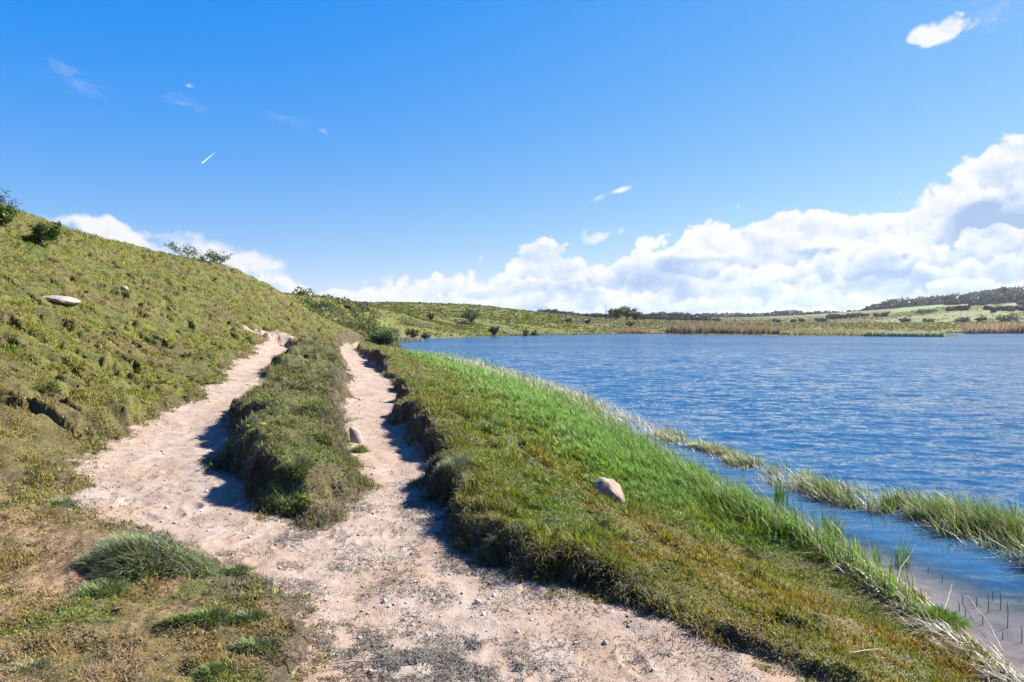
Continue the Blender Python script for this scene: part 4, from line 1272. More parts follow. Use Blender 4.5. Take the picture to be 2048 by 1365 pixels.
# a lone dark conifer above the right-hand wood
def conifer(px, py, D, hpx, wpx, label):
    x, y, _ = gd(px, py, D)
    z = float(terrain(np.array([x]), np.array([y]))[0])
    H = hpx * D / F; W = wpx * D / F
    o = thing('pine_tree', (x, y, z), label, 'tree')
    v, f = tubes([([(0, 0, -1), (0.1, 0, H * .5), (0, 0, H)], [.5, .35, .1])], 6)
    mesh_obj('trunk', v, f, M_BARK, parent=o)
    cs = []
    for lev, (hz, ww) in enumerate([(.50, .5), (.62, .9), (.72, .55), (.80, 1.0), (.90, .5), (.97, .25)]):
        n = 170
        a = rng.uniform(0, 6.28, n); rr = np.sqrt(rng.uniform(0, 1, n)) * W * .5 * ww
        cs.append(np.stack([np.cos(a) * rr, np.sin(a) * rr, H * hz + rng.normal(0, .025 * H, n)], -1))
    cs = np.concatenate(cs)
    v, f, c = leaves(cs, D * .0013, np.tile([[.015, .028, .014]], (len(cs), 1)))
    mesh_obj('crown', v, f, M_LEAF, parent=o, cols=c)


conifer(2008, 600, 840, 25, 11, 'lone dark pine standing above the wood on the right-hand hill')


# ------------------------------------------------------------------ far-off woods, each one mass
def wood(name, spans, label, cols, leafk=.0013, dens=1.0, seed=1):
    """spans: (px0, px1, py_base0, py_base1, top px height range, D)"""
    rg = np.random.default_rng(seed)
    cs, cc = [], []
    for (a, b, ya, yb, h0, h1, D0, D1) in spans:
        n = max(2, int((b - a) / 5.0 * dens))
        for k in range(n):
            t = (k + rg.uniform(0, 1)) / n
            D = D0 + (D1 - D0) * t + rg.uniform(-.02, .05) * D0
            x, y, z = gd(a + (b - a) * t, ya + (yb - ya) * t, D)
            zz = z if z > float(terrain(np.array([x]), np.array([y]))[0]) - 6 else float(terrain(np.array([x]), np.array([y]))[0])
            zz = float(terrain(np.array([x]), np.array([y]))[0])
            ztop = gd(a + (b - a) * t, ya + (yb - ya) * t - (h0 + (h1 - h0) * t) * rg.uniform(.65, 1.08), D)[2]
            H = max(ztop - zz, 2.0); rad = H * rg.uniform(.38, .6) + D * .0012
            m_ = 230
            u = rg.normal(0, 1, (m_, 3)); u /= np.linalg.norm(u, axis=1)[:, None]
            q = u * (rg.uniform(.35, 1.0, m_) ** .5)[:, None] * np.array([rad, rad, H * .5])
            q[:, 2] += H * .5
            q += rg.normal(0, .06, (m_, 3)) * H
            cs.append(q + np.array([x, y, zz]))
            col = np.array(cols[rg.integers(0, len(cols))]) * math.exp(rg.normal(0, .18))
            cc.append(np.tile(col, (m_, 1)) * np.exp(rg.normal(0, .2, m_))[:, None])
    cs = np.concatenate(cs); cc = np.concatenate(cc)
    v, f, c = leaves(cs, np.hypot(cs[:, 0], cs[:, 1]) * leafk * 1.25, cc, 1.2)
    ob = mesh_obj(name, v, f, M_LEAF, cols=c)
    tag(ob, label, 'wood', kind='stuff')
    return ob


BR = [(0.059, 0.051, 0.038), (0.071, 0.062, 0.047), (0.046, 0.045, 0.031), (0.059, 0.062, 0.034)]
DK = [(0.034, 0.037, 0.036), (0.043, 0.045, 0.041), (0.028, 0.034, 0.028)]
wood('distant_wood', [(862, 925, 629, 623, 7, 9, 330, 330)], 'thin line of leafless trees behind the round green hill', BR, seed=2, dens=.8)
wood('distant_wood', [(1080, 1112, 633, 633, 14, 15, 430, 430), (1108, 1160, 634, 636, 15, 10, 430, 430), (1155, 1235, 637, 637, 9, 10, 450, 450), (1275, 1330, 638, 637, 9, 13, 520, 520), (1325, 1410, 637, 637, 13, 9, 560, 560), (1285, 1420, 640, 641, 7, 6, 480, 480)],
     'brown leafless wood along the rise straight beyond the lake', BR, seed=3, dens=1.3)
wood('distant_wood', [(1405, 1500, 637, 637, 10, 10, 1000, 1000), (1495, 1570, 637, 636, 10, 16, 1000, 1000), (1565, 1640, 636, 636, 16, 12, 960, 960), (1640, 1730, 636, 635, 13, 14, 900, 850), (1655, 1735, 638, 637, 10, 9, 620, 620)],
     'dark blue-grey band of woodland on the horizon right of centre', DK, seed=4, dens=1.4)
wood('distant_wood', [(1725, 1790, 633, 618, 16, 22, 800, 800), (1785, 1900, 617, 611, 22, 19, 860, 880), (1760, 1800, 628, 620, 14, 14, 760, 760), (1895, 1990, 612, 606, 22, 25, 840, 860), (1890, 1990, 619, 613, 17, 19, 700, 700), (1985, 2120, 604, 598, 26, 30, 860, 900), (1985, 2060, 612, 608, 22, 24, 720, 720), (1940, 2060, 618, 612, 9, 8, 640, 640), (2100, 2400, 600, 600, 20, 22, 800, 800)],
     'leafless wood climbing over the right-hand hill behind the sown field', BR + DK, seed=5, dens=1.7)
# hedgerow lines on the right slope
wood('hedgerow', [(1895, 1935, 619, 616, 5, 5, 540, 540), (1985, 2048, 623, 622, 4, 4, 480, 480), (1970, 2010, 615, 622, 3, 3, 500, 490), (2010, 2060, 622, 614, 3, 3, 490, 520)], 'thin dark hedge lines dividing the upper fields at the right', DK, seed=6, dens=1.5)

# ------------------------------------------------------------------ reed beds of the far shore
def far_reeds(name, px0, px1, pyb, D0, D1, depth, h, n, cols, label, seed, ragged=.4):
    rg = np.random.default_rng(seed)
    px = rg.uniform(px0, px1, n)
    D = D0 + (D1 - D0) * (px - px0) / (px1 - px0) + rg.uniform(0, depth, n)
    x = (px - 1024) / F * D; y = D
    z = np.maximum(terrain(x, y), -.3)
    hh = h * rg.uniform(.55, 1.1, n) * (1 - ragged + ragged * 2 * fbm(x * .12, y * .12, 500 + seed, 3))
    f = rg.uniform(0, 1, (n, 1))
    c = np.array([cols[0]]) * f + np.array([cols[1]]) * (1 - f)
    c = c * np.exp(rg.normal(0, .3, (n, 1)))
    v, t, cc = blades(np.stack([x, y, z], -1), rg.uniform(0, 6.28, n), hh, .0011 * D * rg.uniform(.6, 1.4, n), np.abs(rg.normal(.12, .1, n)), c, curl=rg.uniform(.05, .3, n), wyaw=np.arctan2(x, y) + math.pi / 2 + rg.normal(0, .4, n))
    tag(mesh_obj(name, v, t, mat=M_REED, cols=cc), label, 'reeds', kind='stuff')


far_reeds('reed_bed', 1335, 1570, 668, 160, 150, 34, 1.9, 20000, ((.20, .135, .08), (.27, .20, .12)), 'russet dry reed bed straight across the lake', 1)
far_reeds('reed_bed', 1235, 1300, 668, 163, 163, 12, 1.2, 3500, ((.26, .15, .08), (.30, .22, .12)), 'short tawny reed patch left of the russet reed bed', 2)
far_reeds('reed_bed', 1560, 1760, 668, 143, 136, 26, 1.0, 9000, ((.20, .19, .05), (.30, .27, .17)), 'mixed pale and green reeds between the russet bed and the spit', 3)
far_reeds('spit_reeds', 1730, 1888, 672, 132, 126, 6, .9, 6500, ((.22, .24, .05), (.40, .38, .30)), 'pale-tipped reeds on the low spit running into the lake', 4)
far_reeds('reed_bed', 1930, 2250, 667, 166, 180, 30, 2.3, 15000, ((.24, .14, .08), (.33, .27, .17)), 'tall brown reeds at the right edge of the far shore', 5)
far_reeds('shore_sedge', 800, 1235, 673, 112, 158, 3.0, .55, 7000, ((.17, .21, .03), (.33, .30, .16)), 'thin fringe of yellow-green sedge along the far left shore', 6)
far_reeds('shore_sedge', 800, 846, 685, 92, 92, 8.0, .7, 900, ((.30, .25, .16), (.26, .23, .13)), 'sparse pale reeds standing in the inner corner of the lake', 7)


# ------------------------------------------------------------------ stones
def rock_mesh(seed, sx, sy, sz, flat=.0, sub=4):
    import bmesh
    bm = bmesh.new()
    bmesh.ops.create_icosphere(bm, subdivisions=sub, radius=1.0)
    v = np.array([q.co[:] for q in bm.verts])
    f = np.array([[w.index for w in q.verts] for q in bm.faces])
    bm.free()
    rg = np.random.default_rng(seed)
    for k in range(13):                      # a few worn planes
        d = rg.normal(0, 1, 3); d /= np.linalg.norm(d)
        t = rg.uniform(.62, .92)
        s = v @ d
        v = v - np.maximum(s - t, 0)[:, None] * d * .8
    n = 1 + (fbm(v[:, 0] * 1.7 + v[:, 2] * 1.1 + seed, v[:, 1] * 1.7 - v[:, 2], seed, 4) - .5) * .28 + (fbm(v[:, 0] * 6 + v[:, 2] * 5, v[:, 1] * 6 - v[:, 2] * 4, seed + 5, 4) - .5) * .12
    v = v * n[:, None] * np.array([sx, sy, sz])
    return v, f


def stone(name, px, py, wpx, hpx, label, mat, cat='stone', group=None, seed=1, sink=.35, D=None, deep=.8, rz=0.0, tilt=0.0, z0=None):
    if D is None:
        zg = .6
        for _ in range(12):
            x, y = pz(px, py, zg)
            zg = .5 * zg + .5 * float(terrain(np.array([x]), np.array([y]))[0])
    else:
        x, y, _ = gd(px, py, D)
        zg = float(terrain(np.array([x]), np.array([y]))[0])
    d = math.hypot(x, y)
    sx = wpx * d / F / 2; sz = hpx * d / F
    v, f = rock_mesh(seed, sx, sx * deep, sz / (2 - sink * 2) * 1.1, sub=4 if wpx > 30 else 2)
    o = mesh_obj(name, v, f, mat, smooth=True)
    o.location = (x, y, zg + sz * (.30 - sink * .55))
    o.rotation_euler = (0, tilt, rz)
    tag(o, label, cat, group)
    return o


stone('boulder', 1213, 1002, 76, 52, 'smooth pinkish boulder sitting in the lakeside meadow grass', M_STONE, 'boulder', seed=3, sink=.25, tilt=.45, deep=.85, rz=-.2)
stone('boulder', 714, 886, 26, 42, 'pale elongated stone set in the side of the rib by the lakeside path', M_PALE, 'boulder', seed=6, sink=.35, deep=.6, tilt=-.42, rz=.4)
stone('boulder', 112, 590, 66, 7, 'wide flat whitish boulder embedded in the left hillside', M_PALE, 'boulder', seed=7, sink=.55, D=15.4, deep=1.1, tilt=.12)
stone('boulder', 249, 577, 15, 10, 'small angular whitish stone on the left hillside, right of the wide boulder', M_PALE, 'boulder', seed=8, sink=.35, D=19.5)
stone('boulder', 929, 797, 16, 7, 'small white stone in the bright grass above the lakeside bank', M_WHITE, 'stone', seed=9, sink=.0)
GP = 'loose pale stones on the trodden path'
peb = [(955, 1206, 15, 9, 'largest white flint lying in the middle of the path'), (988, 1193, 12, 7, 'white flint just right of the largest flint'), (967, 1231, 12, 8, 'white flint just below the largest flint'),
       (769, 1204, 13, 8, 'white flint alone on the left part of the foreground path'), (1035, 1265, 10, 7, 'small white flint below the flints in mid path'), (944, 1236, 7, 5, 'tiny pale chip left of the lower flint'),
       (1150, 1288, 9, 6, 'white chip right of centre near the bottom of the path'), (1210, 1288, 15, 10, 'dark grey stone on the lower right of the path'), (900, 1150, 8, 5, 'pale chip at the narrowing of the path'),
       (1062, 1242, 7, 5, 'pale chip in line with the flints towards the meadow'), (870, 986, 16, 9, 'ochre stone at the foot of the dark lakeside bank'), (745, 950, 7, 5, 'pale chip where the lakeside path narrows beside the rib'),
       (414, 985, 8, 6, 'white chip on the upper branch near the shaded bank'), (480, 1012, 14, 8, 'grey stone at the tip of the shadow left of the rib'), (735, 1230, 10, 7, 'dark clod beside the dry grass on the foreground path'), (830, 1165, 7, 5, 'tiny pale chip in the middle of the fork')]
for i, (a_, b_, w_, h_, lb) in enumerate(peb):
    stone('pebble', a_, b_, w_, h_, lb, M_WHITE if 'white' in lb or 'pale' in lb else (M_STONE if 'ochre' in lb else M_GREYST), 'stone', GP, seed=20 + i, sink=.2, rz=i * .7)

# gravel and crumbs of dry earth over the path: beyond counting
N = 6000
th = rng.uniform(R(-40), R(38), N); r = np.exp(rng.uniform(math.log(1.9), math.log(16), N))
x = r * np.sin(th); y = r * np.cos(th)
z, dd_, d2, lk, s = terrain(x, y, True)
kp = (dd_ < .02) & (fbm(x * 2, y * 2, 601, 3) > rng.uniform(.3, .62, N))
x, y, z, r = x[kp], y[kp], z[kp], r[kp]
oc = np.array([[1, 0, 0], [-1, 0, 0], [0, 1, 0], [0, -1, 0], [0, 0, 1], [0, 0, -1]], float)
of = np.array([[0, 2, 4], [2, 1, 4], [1, 3, 4], [3, 0, 4], [2, 0, 5], [1, 2, 5], [3, 1, 5], [0, 3, 5]])
n = len(x)
sz = (.0035 + .0007 * r) * np.exp(rng.normal(0, .42, n))
vv = oc[None] * sz[:, None, None] * rng.uniform(.6, 1.3, (n, 6, 1)) * np.array([[[1, 1, .7]]])
a_ = rng.uniform(0, 6.28, n)
vx = vv[..., 0] * np.cos(a_)[:, None] - vv[..., 1] * np.sin(a_)[:, None]; vy = vv[..., 0] * np.sin(a_)[:, None] + vv[..., 1] * np.cos(a_)[:, None]
vv = np.stack([vx + x[:, None], vy + y[:, None], vv[..., 2] + (z + sz * .3)[:, None]], -1).reshape(-1, 3)
ff = ((np.arange(n) * 6)[:, None, None] + of[None]).reshape(-1, 3)
pal = np.array([[.30, .235, .19], [.22, .165, .13], [.40, .36, .32], [.14, .115, .095], [.34, .26, .20]])
cc = np.repeat(pal[rng.choice(5, n, p=[.36, .24, .12, .12, .16])], 6, axis=0)
m, g, out = new_mat('gravel')
p_ = g.n.new('ShaderNodeBsdfPrincipled'); g.l.new(g.attr('col'), p_.inputs['Base Color']); g.put(p_.inputs['Roughness'], .9)
g.l.new(p_.outputs[0], out.inputs[0])
tag(mesh_obj('gravel', vv, ff, m, cols=cc), 'fine gravel and dry crumbs of earth scattered over the dirt path', 'gravel', kind='stuff')


# ------------------------------------------------------------------ dead grass trodden into the path
def litter(cx, cy, z0, rx, ry, n, ang=0.0, tint=(.17, .155, .13)):
    c_, s_ = math.cos(ang), math.sin(ang)
    u = rng.normal(0, .5, n); v_ = rng.normal(0, .5, n)
    X0, Y0 = pz(cx, cy, z0)
    x = X0 + u * rx * c_ - v_ * ry * s_; y = Y0 + u * rx * s_ + v_ * ry * c_
    cl = fbm(x * 7, y * 7, 611, 3)
    k = rng.uniform(0, 1, n) < sst(cl, .40, .60)
    x, y = x[k], y[k]
    n = len(x)
    z = terrain(x, y)
    r = np.hypot(x, y)
    c = np.array([tint]) * rng.uniform(.35, 1.5, (n, 1)) * np.exp(rng.normal(0, .05, (n, 3)))
    return blades(np.stack([x, y, z], -1), rng.uniform(0, 6.28, n), rng.uniform(.02, .075, n), .0028 + .0004 * r, rng.uniform(1.0, 1.5, n), c, curl=rng.uniform(1.2, 1.75, n))


prt = [litter(760, 1310, .8, .62, .30, 4200, -.25), litter(900, 1330, .8, .45, .22, 1800, -.3), litter(1030, 1330, .79, .35, .15, 500, -.6), litter(680, 1180, .82, .6, .15, 420, -.5), litter(900, 1190, .8, .5, .15, 360, -.6),
       litter(620, 1075, .84, .4, .2, 900), litter(720, 1000, .87, .22, .5, 1100), litter(880, 1040, .85, .25, .8, 2200, .3), litter(1000, 1150, .8, .6, .2, 1500, -.7), litter(820, 960, .88, .25, 1.2, 900, .2), litter(640, 1130, .83, .7, .3, 500), litter(300, 870, 1.05, .7, .7, 500), litter(430, 1160, .86, .8, .3, 800), litter(900, 1150, .8, 1.3, .7, 2600), litter(850, 1020, .83, .5, 1.3, 1800), litter(1100, 1300, .79, 1.1, .5, 1600), litter(330, 960, .98, 1.1, 1.0, 1500), litter(560, 1130, .84, .9, .4, 1300), litter(150, 1250, .9, 1.6, .9, 1500), litter(350, 1300, .87, 1.2, .5, 1200), litter(60, 1100, .95, 1.2, .9, 800)]
for (a_, b_, rx_, ry_, n_, tn_) in [(80, 1230, 1.5, 1.0, 7000, (.20, .11, .04)), (240, 1260, 1.3, .8, 7000, (.23, .17, .085)), (420, 1330, .9, .5, 4000, (.20, .12, .05)), (60, 1090, 1.2, .9, 4500, (.22, .15, .07)), (150, 1340, 1.2, .5, 5000, (.25, .19, .10)),
                                     (1650, 1210, .8, .8, 3500, (.24, .20, .12)), (1500, 1250, .8, .8, 2500, (.21, .12, .04)), (1380, 1130, .7, .7, 1800, (.20, .11, .04)), (1250, 1080, .5, .9, 1500, (.22, .18, .11))]:
    prt.append(litter(a_, b_, .88 if a_ < 600 else .5, rx_, ry_, n_, 0, tn_))
v, t, c = join(prt)
tag(mesh_obj('dead_grass', v, t, M_BLADE, cols=c), 'trampled dead grass and straw lying in patches on the path and worn turf', 'dead grass', kind='stuff')


# ------------------------------------------------------------------ tussocks
def ground_at(px, py, z0=.8):
    zg = z0
    for _ in range(14):
        x, y = pz(px, py, zg)
        zg = .5 * zg + .5 * float(terrain(np.array([x]), np.array([y]))[0])
    return x, y, float(terrain(np.array([x]), np.array([y]))[0])


def tussock(px, py, wpx, hpx, label, cols, n=900, greyf=.35, deep=.75, flop=.6, blade=.0035, mound=.35, lay=None, group=None):
    x, y, z = ground_at(px, py)
    d = math.hypot(x, y)
    W = wpx * d / F / 2; H = hpx * d / F * .36
    o = thing('grass_tussock', (x, y, z), label, 'grass tuft', group)
    a = rng.uniform(0, 6.28, n); rr = np.sqrt(rng.uniform(0, 1, n))
    lob = 1 + .22 * np.sin(a * 2 + px) + .20 * np.sin(a * 3 + py) + .14 * np.sin(a * 5 + px * .7)
    bx = np.cos(a) * rr * lob * W * .8; by = np.sin(a) * rr * lob * W * .8 * deep
    dome = (1 - rr ** 2) * H * mound
    gz_ = terrain(bx + x, by + y) - z
    base = np.stack([bx, by, gz_ + dome - .01], -1)
    yaw = np.pi / 2 - a + rng.normal(0, .7, n)
    if lay is not None:
        yaw = np.where(rng.uniform(0, 1, n) < .6, lay + rng.normal(0, .4, n), yaw)
    f = rng.uniform(0, 1, (n, 1))
    c = hue_jitter(np.array([cols[0]]) * f + np.array([cols[1]]) * (1 - f))
    gr = (rng.uniform(0, 1, n) < greyf)[:, None]
    c = np.where(gr, np.array([[.26, .245, .20]]) * rng.uniform(.4, 1.3, (n, 1)), c)
    h = H * rng.uniform(.5, 1.15, n) * (1.05 - .35 * rr)
    lean = np.abs(rng.normal(.25 + flop * rr, .25, n))
    v, t, c = blades(base, yaw, h, (blade + .0004 * d) * rng.uniform(.6, 1.3, n), lean, c)
    mesh_obj('leaf_blades', v, t, M_BLADE, parent=o, cols=c)
    # the matted root mound
    k = np.linspace(0, 6.2832, 25)[:-1]; q = np.linspace(0.02, 1, 8)
    A, Q = np.meshgrid(k, q)
    mx_ = np.cos(A) * Q * W * .85; my_ = np.sin(A) * Q * W * .85 * deep
    mz = terrain(mx_ + x, my_ + y) - z + (1 - Q ** 2) * H * mound + (fbm(mx_ * 14 + x, my_ * 14 + y, 701, 3) - .5) * .05 - .012
    fi = []
    for i in range(7):
        for j in range(24):
            fi.append((i * 24 + j, i * 24 + (j + 1) % 24, (i + 1) * 24 + (j + 1) % 24, (i + 1) * 24 + j))
    mesh_obj('root_mound', np.stack([mx_.ravel(), my_.ravel(), mz.ravel()], -1), np.array(fi), M_MOUND, smooth=True, parent=o)
    return o


M_MOUND = simple_mat('matted_roots', (.035, .028, .018), (.085, .068, .04), 22, .95, .01)
G1 = ((.10, .155, .03), (.16, .20, .05)); G2 = ((.085, .135, .022), (.13, .17, .04))
tussock(292, 1120, 280, 100, 'largest grey-green grass mound in the dirt at the lower left', G1, 9500, .42, .62, .9, lay=R(250), mound=.42)
tussock(200, 1190, 130, 60, 'low green tuft below the large grass mound', G1, 1500, .15, .6)
tussock(474, 1143, 70, 40, 'small separate grass tuft right of the large mound', G1, 700, .35)
tussock(415, 1240, 150, 62, 'bright green tuft in the dry ground below the large mound', G2, 2000, .12, .6)
tussock(498, 1238, 80, 50, 'green tuft at the edge of the path, second from the dry grass patch', G2, 900, .2)
tussock(510, 1300, 90, 60, 'tangled olive tuft near the bottom of the path edge', G1, 900, .3)
tussock(420, 1350, 80, 50, 'tuft cut by the bottom edge left of the path', G2, 800, .2)
tussock(60, 1340, 110, 45, 'yellowish tuft in the lower left corner', ((.20, .21, .05), (.24, .20, .06)), 1000, .3)
tussock(590, 940, 80, 60, 'fresh green tuft on the shaded flank of the rib', G2, 1200, .2)
tussock(575, 1010, 110, 75, 'shaggy green tuft at the lower tip of the rib', ((.12, .20, .02), (.16, .2, .04)), 1800, .25)
tussock(470, 900, 110, 60, 'grey tuft hanging over the shaded left bank of the rib', G1, 1500, .5)
tussock(720, 905, 40, 45, 'yellow-green tuft just below the pale stone in the rib', ((.17, .22, .03), (.20, .2, .05)), 600, .15)
tussock(715, 965, 50, 45, 'yellow-green tuft low on the path side of the rib', ((.17, .22, .03), (.20, .2, .05)), 600, .2)
tussock(905, 940, 110, 70, 'dark shaggy tuft hanging from the lakeside bank', G1, 1700, .45)
tussock(1000, 1100, 120, 70, 'dark spiky tuft at the foot of the lakeside bank', G1, 2000, .4, lay=R(230))
tussock(1178, 1075, 60, 50, 'dark green tuft in the meadow below the boulder', G2, 900, .05)
tussock(1190, 1140, 90, 55, 'green tuft by the long straw in the meadow', G2, 1000, .1)
tussock(1495, 1108, 60, 36, 'dark brown dead tussock in the meadow near the shore', ((.05, .04, .02), (.09, .07, .03)), 900, .1)
tussock(985, 860, 44, 40, 'dark tuft in the meadow above the lakeside bank', G1, 700, .3)
tussock(1080, 930, 40, 24, 'small dark tuft above the boulder', ((.04, .05, .02), (.07, .07, .03)), 500, .1)
tussock(1870, 1240, 110, 60, 'bright leafy clump at the water edge near the lower right', ((.10, .20, .015), (.15, .24, .03)), 1600, .05)
tussock(130, 1010, 80, 30, 'dark tuft on the worn left lip of the upper branch', G1, 800, .4)


# ------------------------------------------------------------------ dandelions
def dandelion_proto():
    o = thing('dandelion', (0, 0, 0), 'x', 'flower')
    v, f = tubes([([(0, 0, 0), (.006, .002, .04), (.004, .004, .09)], [.0022, .002, .0018])], 5)
    st_ = mesh_obj('stem', v, f, M_GREENST, smooth=True, parent=o)
    n = 70
    a = rng.uniform(0, 6.28, n)
    e = rng.uniform(0.1, 1.3, n)
    d = np.stack([np.cos(a) * np.cos(e), np.sin(a) * np.cos(e), np.sin(e)], -1)
    tip = d * np.array([[.021, .021, .013]]); sd = np.stack([-np.sin(a), np.cos(a), 0 * a], -1) * .003
    c0 = np.array([[.004, .004, .092]])
    v = np.stack([c0 + 0 * tip - sd * .3, c0 + 0 * tip + sd * .3, c0 + tip + sd, c0 + tip - sd], 1).reshape(-1, 3)
    f = (np.arange(n) * 4)[:, None] + np.array([[0, 1, 2, 3]])
    mesh_obj('flower_head', v, f, M_PETAL, parent=o)
    return o


dand = [(497, 860, 1.0, 'left flower of the yellow pair on the shaded rib edge'), (526, 856, 1.0, 'right flower of the yellow pair on the shaded rib edge'), (579, 981, .9, 'upper dandelion on the shaggy tip of the rib'),
        (608, 1000, .9, 'lower dandelion on the shaggy tip of the rib'), (367, 773, 1.1, 'brightest dandelion on the turf lip above the upper branch'), (379, 772, 1.0, 'dandelion touching the brightest one on the turf lip'), (363, 781, .8, 'lowest dandelion of the group on the turf lip'),
        (112, 711, 1.0, 'upper dandelion on the left slope'), (80, 729, 1.0, 'middle dandelion on the left slope'), (60, 760, .9, 'lower dandelion on the left slope'), (136, 707, .7, 'faint dandelion right of the upper one on the left slope'), (381, 714, .8, 'dandelion in the turf above the upper branch'), (676, 700, 1.0, 'dandelion at the head of the rib beside the far bend')]
dp = None
for i, (a_, b_, k_, lb) in enumerate(dand):
    x, y, z = ground_at(a_, b_ + 6, 1.3)
    if dp is None:
        dp = dandelion_proto(); o = dp
    else:
        o = dp.copy(); COL.objects.link(o)
        for ch in dp.children:
            q = ch.copy(); q.parent = o; COL.objects.link(q)
    d = math.hypot(x, y)
    s_ = k_ * (.9 + d * .03)
    o.location = (x, y, z); o.scale = (s_, s_, s_ * .7); o.rotation_euler = (.1, -.1, i * 1.3)
    o['label'] = lb; o['group'] = 'yellow dandelions in the turf'


# ------------------------------------------------------------------ straws, sticks, stubs
def stick(name, pts, rad, label, mat, cat='stalk', lift=0.01, group=None):
    P_ = []
    for (a_, b_, up) in pts:
        x, y, z = ground_at(a_, b_, .3)
        z = max(z, 0.0)
        P_.append((x, y, z + up + lift))
    o0 = Vector(P_[0])
    q = np.array(P_) - np.array(P_[0])
    rad = rad * .62
    t = np.linspace(0, len(q) - 1, 4 * len(q))
    qq = np.stack([np.interp(t, np.arange(len(q)), q[:, i]) for i in range(3)], -1)
    qq += rng.normal(0, rad * .5, qq.shape)
    v, f = tubes([(qq, np.linspace(rad, rad * .55, len(qq)))], 6)
    o = mesh_obj(name, v, f, mat, smooth=True)
    o.location = o0
    return tag(o, label, cat, group)


stick('reed_stalk', [(1600, 1032, .0), (1700, 1036, .01), (1795, 1040, .0)], .006, 'long pale reed stalk floating flat between the shore and the reed belt', M_STRAW)
stick('reed_stalk', [(2006, 1308, .0), (1975, 1268, .05), (1934, 1204, .0)], .007, 'long pale stem lying up the beach into the shallows', M_STRAW)
stick('reed_stalk', [(1901, 1254, .01), (1960, 1290, .02), (2040, 1335, .0)], .006, 'pale stem lying along the waterline at the lower right', M_STRAW)
stick('reed_stalk', [(1881, 1236, .0), (1893, 1220, .05), (1904, 1206, .11)], .008, 'short broken pale stem sticking up at the waterline', M_STRAW)
stick('reed_stalk', [(1791, 1182, .0), (1800, 1160, .10), (1826, 1124, .05)], .006, 'bent dead stem in the shallows beside the small reed clump', M_STRAW)
stick('reed_stalk', [(1094, 953, .02), (1120, 962, .03), (1150, 970, .02)], .006, 'straw lying in the mossy patch above the boulder', M_STRAW)
stick('reed_stalk', [(1176, 1170, .03), (1212, 1160, .06), (1262, 1176, .03)], .005, 'long curved straw lying on the meadow grass', M_STRAW)
stick('reed_stalk', [(1182, 1108, .03), (1186, 1128, .05), (1180, 1142, .03)], .005, 'short bleached straw below the dark green tuft', M_STRAW)
stick('stick', [(668, 1338, .015), (740, 1334, .02), (800, 1330, .015)], .006, 'grey stick lying in the dead grass at the bottom of the path', M_POST, 'stick')
stick('stick', [(575, 1320, .01), (600, 1344, .02)], .006, 'short dark stick at the left of the dead grass patch', M_DARKST, 'stick')
stick('reed_stalk', [(1700, 1330, .04), (1760, 1320, .06), (1830, 1345, .03)], .005, 'straw tangled in the grass near the bottom right', M_STRAW)
STUBS = ['dark stub rising from the grass edge left of the other stubs', 'short stub just right of the broken pale stem', 'tall stub behind the long pale stem', 'medium stub between the two tallest ones', 'tallest dark stub standing in clear shallows',
         'short stub in front of the tall one by the long pale stem', 'tiny stub close behind the long pale stem', 'tiny stub nearest the beach, below the tallest one', 'dark stub cut by the right edge of the picture', 'tiny stub beside the tip of the long pale stem',
         'short stub between the broken stem and the long pale stem', 'tiny stub standing farthest out among the right-hand stubs', 'small stub beside the bent dead stem', 'small stub out in the shallows beyond the bent dead stem']
for i, (a_, b_, h_) in enumerate([(1842, 1210, .20), (1930, 1228, .08), (1976, 1215, .17), (2001, 1207, .12), (2015, 1245, .24), (1965, 1242, .08), (1953, 1205, .07), (2005, 1272, .05), (2043, 1275, .12), (1925, 1200, .07), (1918, 1218, .09), (1985, 1190, .05), (1856, 1140, .06), (1884, 1158, .06)]):
    x, y = pz(a_, b_, 0); h_ = h_ * .7
    lb = STUBS[i]
    v, f = tubes([([(0, 0, -.12), (.004, .003, h_ * .5), (-.004, .006, h_)], [.0035, .003, .002])], 5)
    o = mesh_obj('reed_stub', v, f, M_DARKST, smooth=True)
    o.location = (x, y, 0)
    tag(o, lb, 'stub', 'thin dark stubs in the shallows at the lower right')

# small reed clumps standing apart in the water
for i, (a_, b_, w_, h_, lb) in enumerate([(1805, 1125, 46, 66, 'lone clump of upright green reed leaves standing in the clear shallows'), (1745, 1120, 60, 44, 'thin reed clump close to the shore left of the lone clump'),
                                          (1665, 1075, 60, 66, 'taller reed clump rising where the shore bends'), (1560, 1000, 50, 60, 'reed clump at the gap between shore and reed belt')]):
    x, y = pz(a_, b_, 0); d = math.hypot(x, y)
    n = 26 if i < 2 else 60
    W = w_ * d / F / 2; H = h_ * d / F
    a = rng.uniform(0, 6.28, n); rr = np.sqrt(rng.uniform(0, 1, n)) * W * .6
    c = hue_jitter(np.array([[.10, .17, .02]]) * np.ones((n, 1)))
    v, t, c = blades(np.stack([np.cos(a) * rr, np.sin(a) * rr * .6, np.full(n, -.06)], -1), rng.uniform(0, 6.28, n), H * rng.uniform(.5, 1.15, n), .011 * rng.uniform(.6, 1.2, n), np.abs(rng.normal(.18, .15, n)), c, curl=rng.uniform(.1, .6, n))
    o = mesh_obj('reed_clump', v, t, M_REED, cols=c)
    o.location = (x, y, 0)
    tag(o, lb, 'reed clump')


